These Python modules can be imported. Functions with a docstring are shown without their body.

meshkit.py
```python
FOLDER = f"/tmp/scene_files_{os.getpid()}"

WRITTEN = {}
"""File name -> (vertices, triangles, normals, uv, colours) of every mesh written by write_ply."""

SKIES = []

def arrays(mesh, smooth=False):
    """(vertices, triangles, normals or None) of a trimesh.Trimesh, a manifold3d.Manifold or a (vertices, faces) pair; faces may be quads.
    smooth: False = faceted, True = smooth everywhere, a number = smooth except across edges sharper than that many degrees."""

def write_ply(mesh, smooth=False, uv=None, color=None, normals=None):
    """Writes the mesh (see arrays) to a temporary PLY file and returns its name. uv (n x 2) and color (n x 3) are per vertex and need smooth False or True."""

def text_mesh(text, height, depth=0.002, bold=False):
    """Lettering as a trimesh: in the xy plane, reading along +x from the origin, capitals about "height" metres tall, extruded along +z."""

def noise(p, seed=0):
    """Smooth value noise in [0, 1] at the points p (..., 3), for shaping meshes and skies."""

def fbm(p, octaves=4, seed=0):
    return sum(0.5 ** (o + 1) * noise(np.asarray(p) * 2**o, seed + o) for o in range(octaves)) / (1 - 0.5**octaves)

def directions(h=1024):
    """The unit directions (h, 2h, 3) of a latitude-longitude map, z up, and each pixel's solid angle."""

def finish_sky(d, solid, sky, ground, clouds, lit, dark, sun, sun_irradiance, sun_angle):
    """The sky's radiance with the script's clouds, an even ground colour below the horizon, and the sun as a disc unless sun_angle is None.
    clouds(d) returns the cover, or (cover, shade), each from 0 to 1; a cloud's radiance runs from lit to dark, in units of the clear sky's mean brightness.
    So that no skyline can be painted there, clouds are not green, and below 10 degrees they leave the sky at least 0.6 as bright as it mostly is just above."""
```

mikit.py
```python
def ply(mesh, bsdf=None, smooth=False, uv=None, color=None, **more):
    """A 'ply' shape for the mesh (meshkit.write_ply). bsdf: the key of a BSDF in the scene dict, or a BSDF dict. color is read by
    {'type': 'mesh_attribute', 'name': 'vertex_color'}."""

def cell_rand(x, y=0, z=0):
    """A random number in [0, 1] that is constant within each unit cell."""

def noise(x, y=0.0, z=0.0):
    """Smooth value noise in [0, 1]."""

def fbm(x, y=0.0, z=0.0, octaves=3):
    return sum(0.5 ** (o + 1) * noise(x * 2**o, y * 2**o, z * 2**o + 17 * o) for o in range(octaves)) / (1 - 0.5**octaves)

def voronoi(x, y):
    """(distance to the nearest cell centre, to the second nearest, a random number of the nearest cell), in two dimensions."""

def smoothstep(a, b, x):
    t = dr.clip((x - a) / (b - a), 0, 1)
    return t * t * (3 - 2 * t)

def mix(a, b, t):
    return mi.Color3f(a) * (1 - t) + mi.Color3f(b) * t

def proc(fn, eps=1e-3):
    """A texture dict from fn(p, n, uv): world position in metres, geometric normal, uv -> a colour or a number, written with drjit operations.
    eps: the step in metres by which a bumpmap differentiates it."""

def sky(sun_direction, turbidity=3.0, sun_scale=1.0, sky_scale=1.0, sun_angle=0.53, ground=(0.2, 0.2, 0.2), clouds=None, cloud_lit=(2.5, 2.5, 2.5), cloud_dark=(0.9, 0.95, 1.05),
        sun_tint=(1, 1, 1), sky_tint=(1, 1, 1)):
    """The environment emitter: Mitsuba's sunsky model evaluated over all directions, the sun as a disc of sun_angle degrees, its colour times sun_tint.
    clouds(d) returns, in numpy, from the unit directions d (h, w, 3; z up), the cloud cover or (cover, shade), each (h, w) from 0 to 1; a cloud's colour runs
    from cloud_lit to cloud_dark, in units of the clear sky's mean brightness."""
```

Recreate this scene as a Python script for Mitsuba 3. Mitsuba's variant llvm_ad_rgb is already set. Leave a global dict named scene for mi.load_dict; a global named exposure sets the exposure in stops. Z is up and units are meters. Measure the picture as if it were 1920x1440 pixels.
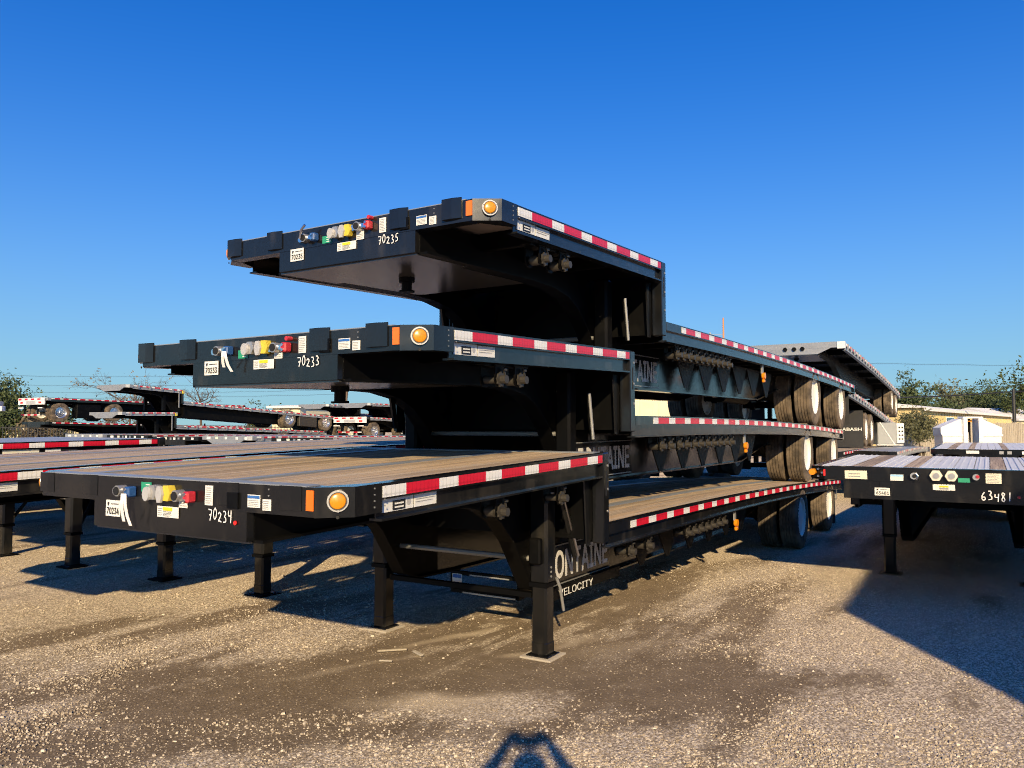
import math, random, numpy as np, trimesh, mitsuba as mi, drjit as dr, mikit
from meshkit import text_mesh, noise as npnoise, fbm as npfbm
import manifold3d as m3
from shapely.geometry import Polygon
T = mi.ScalarTransform4f
scene, labels = {}, {}
PI = math.pi

# ------------------------------------------------------------------ camera, sky, exposure
PITCH = math.radians(3.062)
scene['camera'] = {'type': 'perspective', 'fov': 66.45, 'near_clip': 0.05, 'far_clip': 3000.0,
                   'to_world': T().look_at(origin=[0, 0, 1.75], target=[0, math.cos(PITCH), 1.75 + math.sin(PITCH)], up=[0, 0, 1])}
SUN = np.array([-0.0205, -1.0228, 0.3997]); SUN /= np.linalg.norm(SUN)
def horizon_haze(d):
    e = np.degrees(np.arcsin(np.clip(d[..., 2], -1, 1))); return 0.94 * np.exp(-(e / 11.5) ** 1.4)
scene['sky_light'] = mikit.sky(SUN.tolist(), turbidity=2.4, sun_tint=(0.97, 1.0, 1.0), sky_scale=0.76, sky_tint=(0.03, 0.655, 1.78), clouds=horizon_haze, cloud_lit=(1.5, 2.5, 2.65), cloud_dark=(1.5, 2.5, 2.65), ground=(0.25, 0.2, 0.15))
exposure = 2.28

# ------------------------------------------------------------------ materials
def rgb(*c): return {'type': 'rgb', 'value': list(c)}
def pri(c, r=0.5, m=0.0, s=0.5, **k):
    return {'type': 'twosided', 'b': {'type': 'principled', 'base_color': rgb(*c) if not isinstance(c, dict) else c, 'roughness': r, 'metallic': m, 'specular': s, **k}}
def mix3(a, b, t): return mikit.mix(a, b, t)

def f_black(p, n, uv):
    t = mikit.fbm(p.x * 3.1, p.y * 3.1, p.z * 3.1, 3)
    d = mikit.smoothstep(0.45, 0.8, t)
    return mix3(mi.Color3f(mix3((0.0075, 0.0080, 0.0088), (0.0135, 0.0128, 0.0122), d)), (0.034, 0.031, 0.027), 0.75 * mikit.smoothstep(0.56, 0.82, mikit.fbm(p.x * 9, p.y * 9, p.z * 2.2, 4)))
def f_black_r(p, n, uv):
    t = mikit.fbm(p.x * 5 + 9, p.y * 5, p.z * 9, 3)
    return 0.10 + 0.10 * t
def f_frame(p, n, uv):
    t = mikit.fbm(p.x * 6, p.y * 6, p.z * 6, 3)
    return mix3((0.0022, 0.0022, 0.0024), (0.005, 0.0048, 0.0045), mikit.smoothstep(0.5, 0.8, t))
def wood(base, alt, dark):
    def f(p, n, uv):
        u, v = uv.x, uv.y
        a = mikit.fbm(u * 0.9, v * 26, 0.0, 3)
        b = mikit.noise(u * 3.0, v * 150, 3.0)
        c = mikit.noise(u * 0.35 + 40, v * 9, 8.0)
        col = mix3(base, alt, mikit.smoothstep(0.25, 0.75, a))
        col = mi.Color3f(mix3(col, dark, 0.7 * mikit.smoothstep(0.5, 0.85, b)))
        col = mi.Color3f(mix3(col, dark, 0.6 * mikit.smoothstep(0.5, 0.9, c)))
        col = mi.Color3f(mix3(col, (0.42, 0.36, 0.28), 0.5 * mikit.smoothstep(0.6, 0.9, mikit.noise(u * 0.8 + 7, v * 40, 1.0))))
        return col
    return f
def f_alu(p, n, uv):
    t = mikit.fbm(p.x * 4, p.y * 4, p.z * 12, 3)
    return mix3((0.25, 0.27, 0.30), (0.36, 0.375, 0.40), t)
def f_tire(p, n, uv):
    t = mikit.fbm(p.x * 7, p.y * 7, p.z * 7, 3)
    return mix3((0.07, 0.058, 0.047), (0.19, 0.148, 0.108), mikit.smoothstep(0.2, 0.75, t))
def f_tape(base):
    def f(p, n, uv):
        g = dr.abs(dr.sin(uv.x * 95.0)) * dr.abs(dr.sin(uv.y * 54.1))
        return mi.Color3f(mix3(base, tuple(0.72 * c for c in base), mikit.smoothstep(0.25, 0.0, g)))
    return f

M = {
 'black_paint': {'type': 'twosided', 'b': {'type': 'principled', 'base_color': mikit.proc(f_black), 'roughness': mikit.proc(f_black_r), 'specular': 0.62}},
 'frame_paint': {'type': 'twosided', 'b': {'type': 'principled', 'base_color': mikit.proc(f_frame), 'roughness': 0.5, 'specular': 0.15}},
 'gloss_plate': pri((0.13, 0.125, 0.12), 0.2, 0.6),
 'wood_a': pri(mikit.proc(wood((0.37, 0.275, 0.185), (0.30, 0.235, 0.175), (0.16, 0.12, 0.085))), 0.75, s=0.25),
 'wood_b': pri(mikit.proc(wood((0.35, 0.25, 0.155), (0.37, 0.295, 0.21), (0.18, 0.135, 0.095))), 0.75, s=0.25),
 'wood_c': pri(mikit.proc(wood((0.30, 0.245, 0.185), (0.39, 0.275, 0.165), (0.17, 0.135, 0.1))), 0.75, s=0.25),
 'wood_grey': pri(mikit.proc(wood((0.25, 0.2, 0.165), (0.30, 0.245, 0.20), (0.14, 0.115, 0.1))), 0.8, s=0.2),
 'strip_steel': pri((0.30, 0.32, 0.345), 0.42, 0.35),
 'red_tape': pri(mikit.proc(f_tape((0.62, 0.012, 0.035))), 0.3, s=0.5),
 'white_tape': pri(mikit.proc(f_tape((0.78, 0.78, 0.75))), 0.32, s=0.5),
 'white_label': pri((0.74, 0.74, 0.70), 0.45), 'cream_label': pri((0.74, 0.70, 0.56), 0.5),
 'grey_label': pri((0.42, 0.42, 0.43), 0.4), 'green_label': pri((0.03, 0.30, 0.17), 0.4), 'blue_label': pri((0.04, 0.14, 0.42), 0.4),
 'sky_label': pri((0.35, 0.62, 0.85), 0.45), 'yellow_label': pri((0.80, 0.62, 0.03), 0.4), 'print_ink': pri((0.02, 0.02, 0.022), 0.5), 'grey_ink': pri((0.3, 0.3, 0.3), 0.5),
 'orange_reflector': pri((0.82, 0.17, 0.015), 0.25, clearcoat=0.6), 'amber_lens': pri((0.74, 0.25, 0.005), 0.22, clearcoat=0.6), 'red_lens': pri((0.75, 0.02, 0.02), 0.2, clearcoat=1.0),
 'chrome': pri((0.75, 0.75, 0.76), 0.16, 1.0), 'cast_metal': pri((0.52, 0.51, 0.49), 0.38, 0.7), 'galv': pri((0.42, 0.42, 0.41), 0.45, 0.6),
 'worn_steel': pri((0.075, 0.068, 0.058), 0.5, 0.5), 'red_plastic': pri((0.5, 0.03, 0.045), 0.35), 'blue_plastic': pri((0.025, 0.085, 0.25), 0.35), 'yellow_plastic': pri((0.66, 0.5, 0.05), 0.4), 'rubber': pri((0.018, 0.018, 0.018), 0.6, s=0.3),
 'paint_marker': pri((0.8, 0.8, 0.78), 0.6), 'brown_rust': pri((0.13, 0.085, 0.05), 0.75),
 'tire_rubber': pri(mikit.proc(f_tire), 0.85, s=0.2), 'white_hub': pri((0.80, 0.78, 0.70), 0.4), 'steel_rim': pri((0.70, 0.70, 0.71), 0.25, 0.9),
 'bright_aluminium': pri((0.60, 0.61, 0.62), 0.5, 0.15), 'aluminium': {'type': 'twosided', 'b': {'type': 'principled', 'base_color': mikit.proc(f_alu), 'roughness': 0.45, 'metallic': 0.3}},
 'strap_white': pri((0.78, 0.77, 0.75), 0.7), 'panel_letters': pri((0.62, 0.61, 0.60), 0.35, 0.0),
 'dusty_pad': pri((0.42, 0.37, 0.30), 0.9, s=0.2), 'bright_wood': pri((0.45, 0.24, 0.1), 0.8),
 'white_paint': pri((0.76, 0.75, 0.72), 0.4), 'grey_paint': pri((0.30, 0.31, 0.31), 0.5),
 'flap_rubber': pri((0.028, 0.028, 0.03), 0.45),
}
for k, v in M.items(): scene[k] = v

# ------------------------------------------------------------------ helpers
def numbered(k):
    if k not in scene and k not in labels and k not in USED: USED.add(k); return k
    i = 1
    while f'{k}_{i:03d}' in USED or f'{k}_{i:03d}' in scene: i += 1
    USED.add(f'{k}_{i:03d}'); return f'{k}_{i:03d}'
USED = set()
def thing(name, label, cat, group=None):
    k = numbered(name); labels[k] = {'label': label, 'category': cat}
    if group: labels[k]['group'] = group
    return k
def structure(k, label=None):
    labels[k] = {'kind': 'structure'}
    if label: labels[k]['label'] = label

class MB:
    """collects boxes, prisms, tubes ... as one mesh; uv in metres when given"""
    def __init__(s): s.v, s.f, s.u, s.n = [], [], [], 0
    def add(s, v, f, uv=None):
        v = np.asarray(v, float); f = np.asarray(f, int)
        if f.shape[1] == 4: f = np.vstack([f[:, [0, 1, 2]], f[:, [0, 2, 3]]])
        s.v.append(v); s.f.append(f + s.n); s.u.append(np.zeros((len(v), 2)) if uv is None else np.asarray(uv)); s.n += len(v); return s
    def mesh(s, m): return s.add(m.vertices, m.faces)
    def box(s, x0, x1, y0, y1, z0, z1, nx=1, uvo=None, cap=True):
        xs = np.linspace(x0, x1, nx + 1); v = np.array([[x, y, z] for x in xs for (y, z) in ((y0, z0), (y1, z0), (y1, z1), (y0, z1))])
        f = []
        for i in range(nx):
            a = 4 * i
            for j in range(4): f.append([a + j, a + (j + 1) % 4, a + 4 + (j + 1) % 4, a + 4 + j])
        f.append([3, 2, 1, 0]); a = 4 * nx; f.append([a, a + 1, a + 2, a + 3])
        f = np.array(f)[:, ::-1]
        # outward orientation for increasing ranges
        return s.add(v, f, None if uvo is None else v[:, :2] * [1, 1] + uvo)
    def bbox(s, x0, x1, y0, y1, z0, z1, b=0.006):
        """bevelled box"""
        P = []
        for x, sx in ((x0, 1), (x1, -1)):
            for y, sy in ((y0, 1), (y1, -1)):
                for z, sz in ((z0, 1), (z1, -1)):
                    P += [[x + sx * b, y + sy * b, z], [x + sx * b, y, z + sz * b], [x, y + sy * b, z + sz * b]]
        h = trimesh.convex.convex_hull(np.array(P)); return s.mesh(h)
    def prism(s, poly, y0, y1):
        """polygon in (x, z), extruded along y"""
        m = trimesh.creation.extrude_polygon(Polygon(poly), 1.0, engine='earcut'); v = np.array(m.vertices)
        f = m.faces[:, ::-1] if y1 > y0 else m.faces
        return s.add(np.stack([v[:, 0], y0 + v[:, 2] * (y1 - y0), v[:, 1]], 1), f)
    def yzprism(s, poly, x0, x1):
        m = trimesh.creation.extrude_polygon(Polygon(poly), 1.0, engine='earcut'); v = np.array(m.vertices)
        return s.add(np.stack([x0 + v[:, 2] * (x1 - x0), v[:, 0], v[:, 1]], 1), m.faces)
    def xyprism(s, poly, z0, z1):
        m = trimesh.creation.extrude_polygon(Polygon(poly), z1 - z0, engine='earcut'); v = np.array(m.vertices); v[:, 2] += z0
        return s.add(v, m.faces)
    def strip(s, pts, y0, y1, th):
        """plate following a polyline in (x, z)"""
        pts = np.asarray(pts, float); k = len(pts); v = []
        for x, z in pts: v += [[x, y0, z], [x, y1, z], [x, y1, z - th], [x, y0, z - th]]
        f = []
        for i in range(k - 1):
            a = 4 * i
            for j in range(4): f.append([a + j, a + 4 + j, a + 4 + (j + 1) % 4, a + (j + 1) % 4])
        f += [[0, 1, 2, 3], [4 * k - 1, 4 * k - 2, 4 * k - 3, 4 * k - 4]]
        return s.add(v, f)
    def tube(s, pts, r, n=8):
        pts = np.asarray(pts, float); r = np.broadcast_to(r, (len(pts),)); t = np.gradient(pts, axis=0); t /= np.linalg.norm(t, axis=1, keepdims=True) + 1e-12
        a = np.cross(t, np.where(np.abs(t[:, 2:]) < 0.9, [0, 0, 1.0], [1.0, 0, 0])); a /= np.linalg.norm(a, axis=1, keepdims=True) + 1e-12
        b = np.cross(t, a); an = np.arange(n) * 2 * PI / n
        v = (pts[:, None] + r[:, None, None] * (np.cos(an)[None, :, None] * a[:, None] + np.sin(an)[None, :, None] * b[:, None])).reshape(-1, 3)
        f = []
        for i in range(len(pts) - 1):
            for j in range(n): f.append([i * n + j, i * n + (j + 1) % n, (i + 1) * n + (j + 1) % n, (i + 1) * n + j])
        s.add(v, f)
        c = len(pts) - 1
        s.add(np.vstack([v[:n], pts[:1]]), [[(j + 1) % n, j, n] for j in range(n)]); s.add(np.vstack([v[c * n:], pts[-1:]]), [[j, (j + 1) % n, n] for j in range(n)])
        return s
    def cyl(s, p0, p1, r, n=16): return s.tube([p0, p1], r, n)
    def arr(s): return np.vstack(s.v), np.vstack(s.f), np.vstack(s.u)

def lathe(prof, n=40, axis='y'):
    """prof: (radius, along-axis) pairs; closed open surface of revolution"""
    prof = np.asarray(prof, float); an = np.arange(n) * 2 * PI / n; k = len(prof)
    v = np.array([[r * math.cos(a), y, r * math.sin(a)] for a in an for r, y in prof]); f = []
    for i in range(n):
        for j in range(k - 1): f.append([i * k + j, i * k + j + 1, ((i + 1) % n) * k + j + 1, ((i + 1) % n) * k + j])
    return v, np.array(f)

def put(key, mesh, mat, smooth=False, **k):
    scene[key] = mikit.ply(mesh, mat, smooth=smooth, **k); return key

# ------------------------------------------------------------------ local frame of a trailer
class Fr:
    """x runs back from the nose, y to the left in the photograph, z up from the deck's front edge"""
    def __init__(s, ox, oy, yaw, z0, su=0.0, xs=99.0, al=0.0, b=0.0):
        s.d = np.array([math.sin(yaw), math.cos(yaw), 0.0]); s.l = np.array([-math.cos(yaw), math.sin(yaw), 0.0]); s.o = np.array([ox, oy, z0], float)
        s.su, s.xs, s.al, s.b = su, xs, al, b
    def dz(s, x):
        x = np.asarray(x, float); t = x - s.xs
        return np.where(x <= s.xs, s.su * x + (s.b * np.maximum(x, 0) ** 2 if s.xs > 50 else 0), s.su * s.xs + s.al * t + s.b * t * t)
    def w(s, v, rigid=None):
        v = np.asarray(v, float); z = v[:, 2] + (s.dz(v[:, 0]) if rigid is None else s.dz(rigid))
        return s.o + v[:, :1] * s.d + v[:, 1:2] * s.l + z[:, None] * np.array([0, 0, 1.0])
    def mat(s, x, y, z, rot=None):
        m = np.eye(4); m[:3, 0] = s.d; m[:3, 1] = s.l; m[:3, 2] = [0, 0, 1]; m[:3, 3] = s.w(np.array([[x, y, z]]))[0]
        return T((m @ rot if rot is not None else m).tolist())
    def sub(s, x, y, dz=0.0, back=False):
        """origin in the world of a point on this frame"""
        return s.o + s.d * x + s.l * y
YAW = math.radians(31.134)

def part(fr, parent, name, mb, mat, smooth=False, uv=False, rigid=None, label=None):
    key = numbered(f'{parent}__{name}'); v, f, u = mb.arr(); v = fr.w(v, rigid)
    scene[key] = mikit.ply((v, f), mat, smooth=smooth, uv=u if uv else None)
    if label: labels[key] = {'label': label}
    return key
def inst(parent, name, ply_dict, m):
    key = numbered(f'{parent}__{name}'); scene[key] = {**ply_dict, 'to_world': m}; return key

# ------------------------------------------------------------------ shared small meshes
def tire_mesh(R=0.5, w=0.27, grooves=4, n=44):
    h = w / 2; p = [(R * 0.60, -h * 0.80), (R * 0.66, -h * 0.98), (R * 0.80, -h * 1.06), (R * 0.93, -h * 1.0), (R * 0.985, -h * 0.9)]
    edge = h * 0.86; xs = np.linspace(-edge, edge, grooves + 2)[1:-1]; p.append((R, -edge))
    for x in xs: p += [(R, x - 0.0085), (R - 0.016, x - 0.0055), (R - 0.016, x + 0.0055), (R, x + 0.0085)]
    p += [(R, edge), (R * 0.985, h * 0.9), (R * 0.93, h), (R * 0.80, h * 1.06), (R * 0.66, h * 0.98), (R * 0.60, h * 0.80)]
    return lathe(p, n)
def hub_mesh(R=0.5, w=0.27, side=-1, n=36):
    h = w / 2; q = [(0.0, -h * 0.60), (0.10, -h * 0.60), (0.26, -h * 0.62), (R * 0.54, -h * 0.64), (R * 0.565, -h * 0.80), (R * 0.60, -h * 0.92), (R * 0.615, -h * 0.92), (R * 0.615, -h * 0.80)]
    v, f = lathe([(r, -side * y) for r, y in q], n); return v, (f if side < 0 else f[:, ::-1])
def rim_mesh(R=0.5, w=0.27, n=30):
    h = w / 2; q = [(0.0, -h * 1.1), (0.06, -h * 1.1), (0.085, -h * 0.9), (0.09, -h * 0.2), (0.17, -h * 0.15), (0.19, -h * 0.35), (0.23, -h * 0.3), (R * 0.53, -h * 0.3), (R * 0.56, -h * 0.8), (R * 0.61, -h * 0.95), (R * 0.62, -h * 0.8)]
    v, f = lathe(q, n); b = MB().add(v, f)
    for i in range(10):
        a = i * 2 * PI / 10; b.cyl([0.142 * math.cos(a), -h * 0.16, 0.142 * math.sin(a)], [0.142 * math.cos(a), -h * 0.42, 0.142 * math.sin(a)], 0.017, 6)
    return b.arr()[:2]
TIRE = mikit.ply(tire_mesh(), 'tire_rubber', smooth=30)
HUB_R = mikit.ply(hub_mesh(side=-1), 'white_hub', smooth=30)
HUB_L = mikit.ply(hub_mesh(side=1), 'white_hub', smooth=30)
RIM_R = mikit.ply(rim_mesh(), 'steel_rim', smooth=30)
_v, _f = rim_mesh(); RIM_L = mikit.ply((_v * [1, -1, 1], _f[:, ::-1]), 'steel_rim', smooth=30)

def winch_bracket():
    b = MB()
    for y in (-0.055, 0.055): b.prism([(-0.05, 0.07), (0.05, 0.07), (0.055, -0.02), (0.03, -0.06), (-0.03, -0.06), (-0.055, -0.02)], y - 0.005, y + 0.005)
    return b.box(-0.06, 0.06, -0.062, 0.062, 0.0705, 0.08).arr()[:2]
def winch_drum(kind):
    b = MB(); b.cyl([0, -0.049, -0.015], [0, 0.049, -0.015], 0.024, 12)
    n = 9; an = np.arange(2 * n) * PI / n; P = [(0.05 * math.cos(a), 0.05 * math.sin(a) - 0.015) if i % 2 else (0.041 * math.cos(a + 0.14), 0.041 * math.sin(a + 0.14) - 0.015) for i, a in enumerate(an)]
    b.prism(P, -0.078, -0.066); b.cyl([0, -0.118, -0.015], [0, -0.0785, -0.015], 0.027, 10); b.cyl([0, -0.1185, -0.015], [0, -0.1182, -0.015], 0.015, 8)
    b.prism([(0.012, 0.065), (0.03, 0.06), (0.05, 0.018), (0.043, 0.012)], -0.08, -0.07); b.box(0.01, 0.04, -0.092, -0.0805, 0.045, 0.06)
    if kind: b.cyl([0, -0.03, -0.015], [0, 0.03, -0.015], 0.036, 12)

    return b.arr()[:2]
WINCHES = [mikit.ply(winch_drum(k), 'worn_steel', smooth=35) for k in (0, 1, 2)]; WBRACKET = mikit.ply(winch_bracket(), 'frame_paint')

# stroke digits for the paint marker numbers, unit height
STROKES = {'7': [[(0, 1), (.5, .98), (.22, 0)], [(.1, .52), (.42, .55)]], '0': [[(.28, 1), (.06, .75), (.02, .35), (.2, .02), (.42, .2), (.48, .65), (.28, 1)]],
 '2': [[(.02, .78), (.2, .98), (.42, .8), (.3, .45), (.02, .05), (.2, .1), (.5, .0)]], '3': [[(.05, .95), (.3, .98), (.4, .75), (.18, .55), (.42, .4), (.42, .1), (.05, .05)]],
 '4': [[(.08, .95), (.05, .5), (.45, .5)], [(.45, .98), (.4, -.1)]], '5': [[(.5, .95), (.15, .92), (.1, .55), (.4, .5), (.42, .15), (.05, .05)]],
 '6': [[(.35, 1), (.08, .6), (.04, .2), (.25, 0), (.45, .2), (.35, .45), (.08, .35)]], '8': [[(.42, .85), (.2, 1), (.08, .8), (.42, .3), (.3, .0), (.08, .15), (.2, .5), (.42, .85)]], '1': [[(.25, 1), (.2, 0)]]}
def marker_mesh(fr, parent, text, y, z, h, slant=0.0, x=-0.003, r=0.0055):
    b = MB(); yy = y
    for i, ch in enumerate(text):
        for st in STROKES[ch]:
            q = np.array(st); k = 1 + 0.12 * math.sin(i * 2.3)
            q = np.stack([np.interp(np.linspace(0, 1, 4 * len(q) - 3), np.linspace(0, 1, len(q)), q[:, j]) for j in (0, 1)], 1)
            q[1:-1] = (q[:-2] + 2 * q[1:-1] + q[2:]) / 4
            pts = np.stack([np.full(len(q), 0.0), -(q[:, 0] * h * 0.95), q[:, 1] * h * k + 0.006 * math.sin(i * 1.7)], 1)
            m = MB().tube(pts, r, 5); v, f, _ = m.arr(); v[:, 0] = v[:, 0] * 0.15 + x; v[:, 1] += yy; v[:, 2] += z; b.add(v, f)
        yy -= h * (0.66 if ch != '1' else 0.45)
    return part(fr, parent, 'marker_number', b, 'paint_marker', label=f'handwritten white number {text}')

def front_text(text, height, y, z, x=-0.004, bold=True):
    """letters on the nose, left end at y, reading towards smaller y"""
    m = text_mesh(text, height, 0.0015, bold); v = np.array(m.vertices)
    return np.stack([x - v[:, 2], y - v[:, 0], z + v[:, 1]], 1), m.faces, v[:, 0].max()
def side_text(text, height, x, z, y, bold=True, sx=1.0):
    m = text_mesh(text, height, 0.002, bold); v = np.array(m.vertices)
    return np.stack([x + v[:, 0] * sx, y - v[:, 2], z + v[:, 1]], 1), m.faces, v[:, 0].max() * sx
def plate(y0, y1, z0, z1, x=-0.002, t=0.002): return MB().box(x - t, x, min(y0, y1), max(y0, y1), min(z0, z1), max(z0, z1))
def hexcap(y, z, r, x0, x1, sq=1.0, n=6, rot=0.0):
    b = MB(); b.cyl([x0, 0, 0], [x1, 0, 0], r, n); v, f, _ = b.arr()
    a = math.radians(rot); yy = v[:, 1] * math.cos(a) - v[:, 2] * math.sin(a); zz = v[:, 1] * math.sin(a) + v[:, 2] * math.cos(a)
    return MB().add(np.stack([v[:, 0], y + yy * sq, z + zz], 1), f)

def sign(fr, t, num, y0, y1, z0, z1):
    s = part(fr, t, 'number_plate', plate(y0, y1, z0, z1), 'white_label', label=f'white plate printed {num}')
    w, h = abs(y0 - y1), abs(z1 - z0); hi = max(y0, y1); lo = min(z0, z1)
    v, f, wid = front_text(num, h * 0.34, 0, 0, bold=True); k = w * 0.86 / wid
    b = MB().add(np.stack([v[:, 0] - 0.001, hi - w * 0.07 + v[:, 1] * k, lo + h * 0.14 + v[:, 2] * 1.15], 1), f)
    b.box(-0.0056, -0.0045, hi - w * 0.9, hi - w * 0.36, lo + h * 0.74, lo + h * 0.80)
    b.yzprism([(hi - w * 0.14, lo + h * 0.64), (hi - w * 0.20, lo + h * 0.64), (hi - w * 0.26, lo + h * 0.86), (hi - w * 0.12, lo + h * 0.86)], -0.0055, -0.0045)
    part(fr, s, 'print', b, 'print_ink')
def lines(y0, y1, z0, z1, n, x=-0.0045, seed=0):
    r = random.Random(seed); b = MB()
    for i in range(n):
        z = z1 - (z1 - z0) * (i + 0.5) / n; e = y0 + (y1 - y0) * r.uniform(0.0, 0.3)
        b.box(x - 0.0008, x, e, y1, z - abs(z1 - z0) / n * 0.2, z + abs(z1 - z0) / n * 0.2)
    return b

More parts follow.
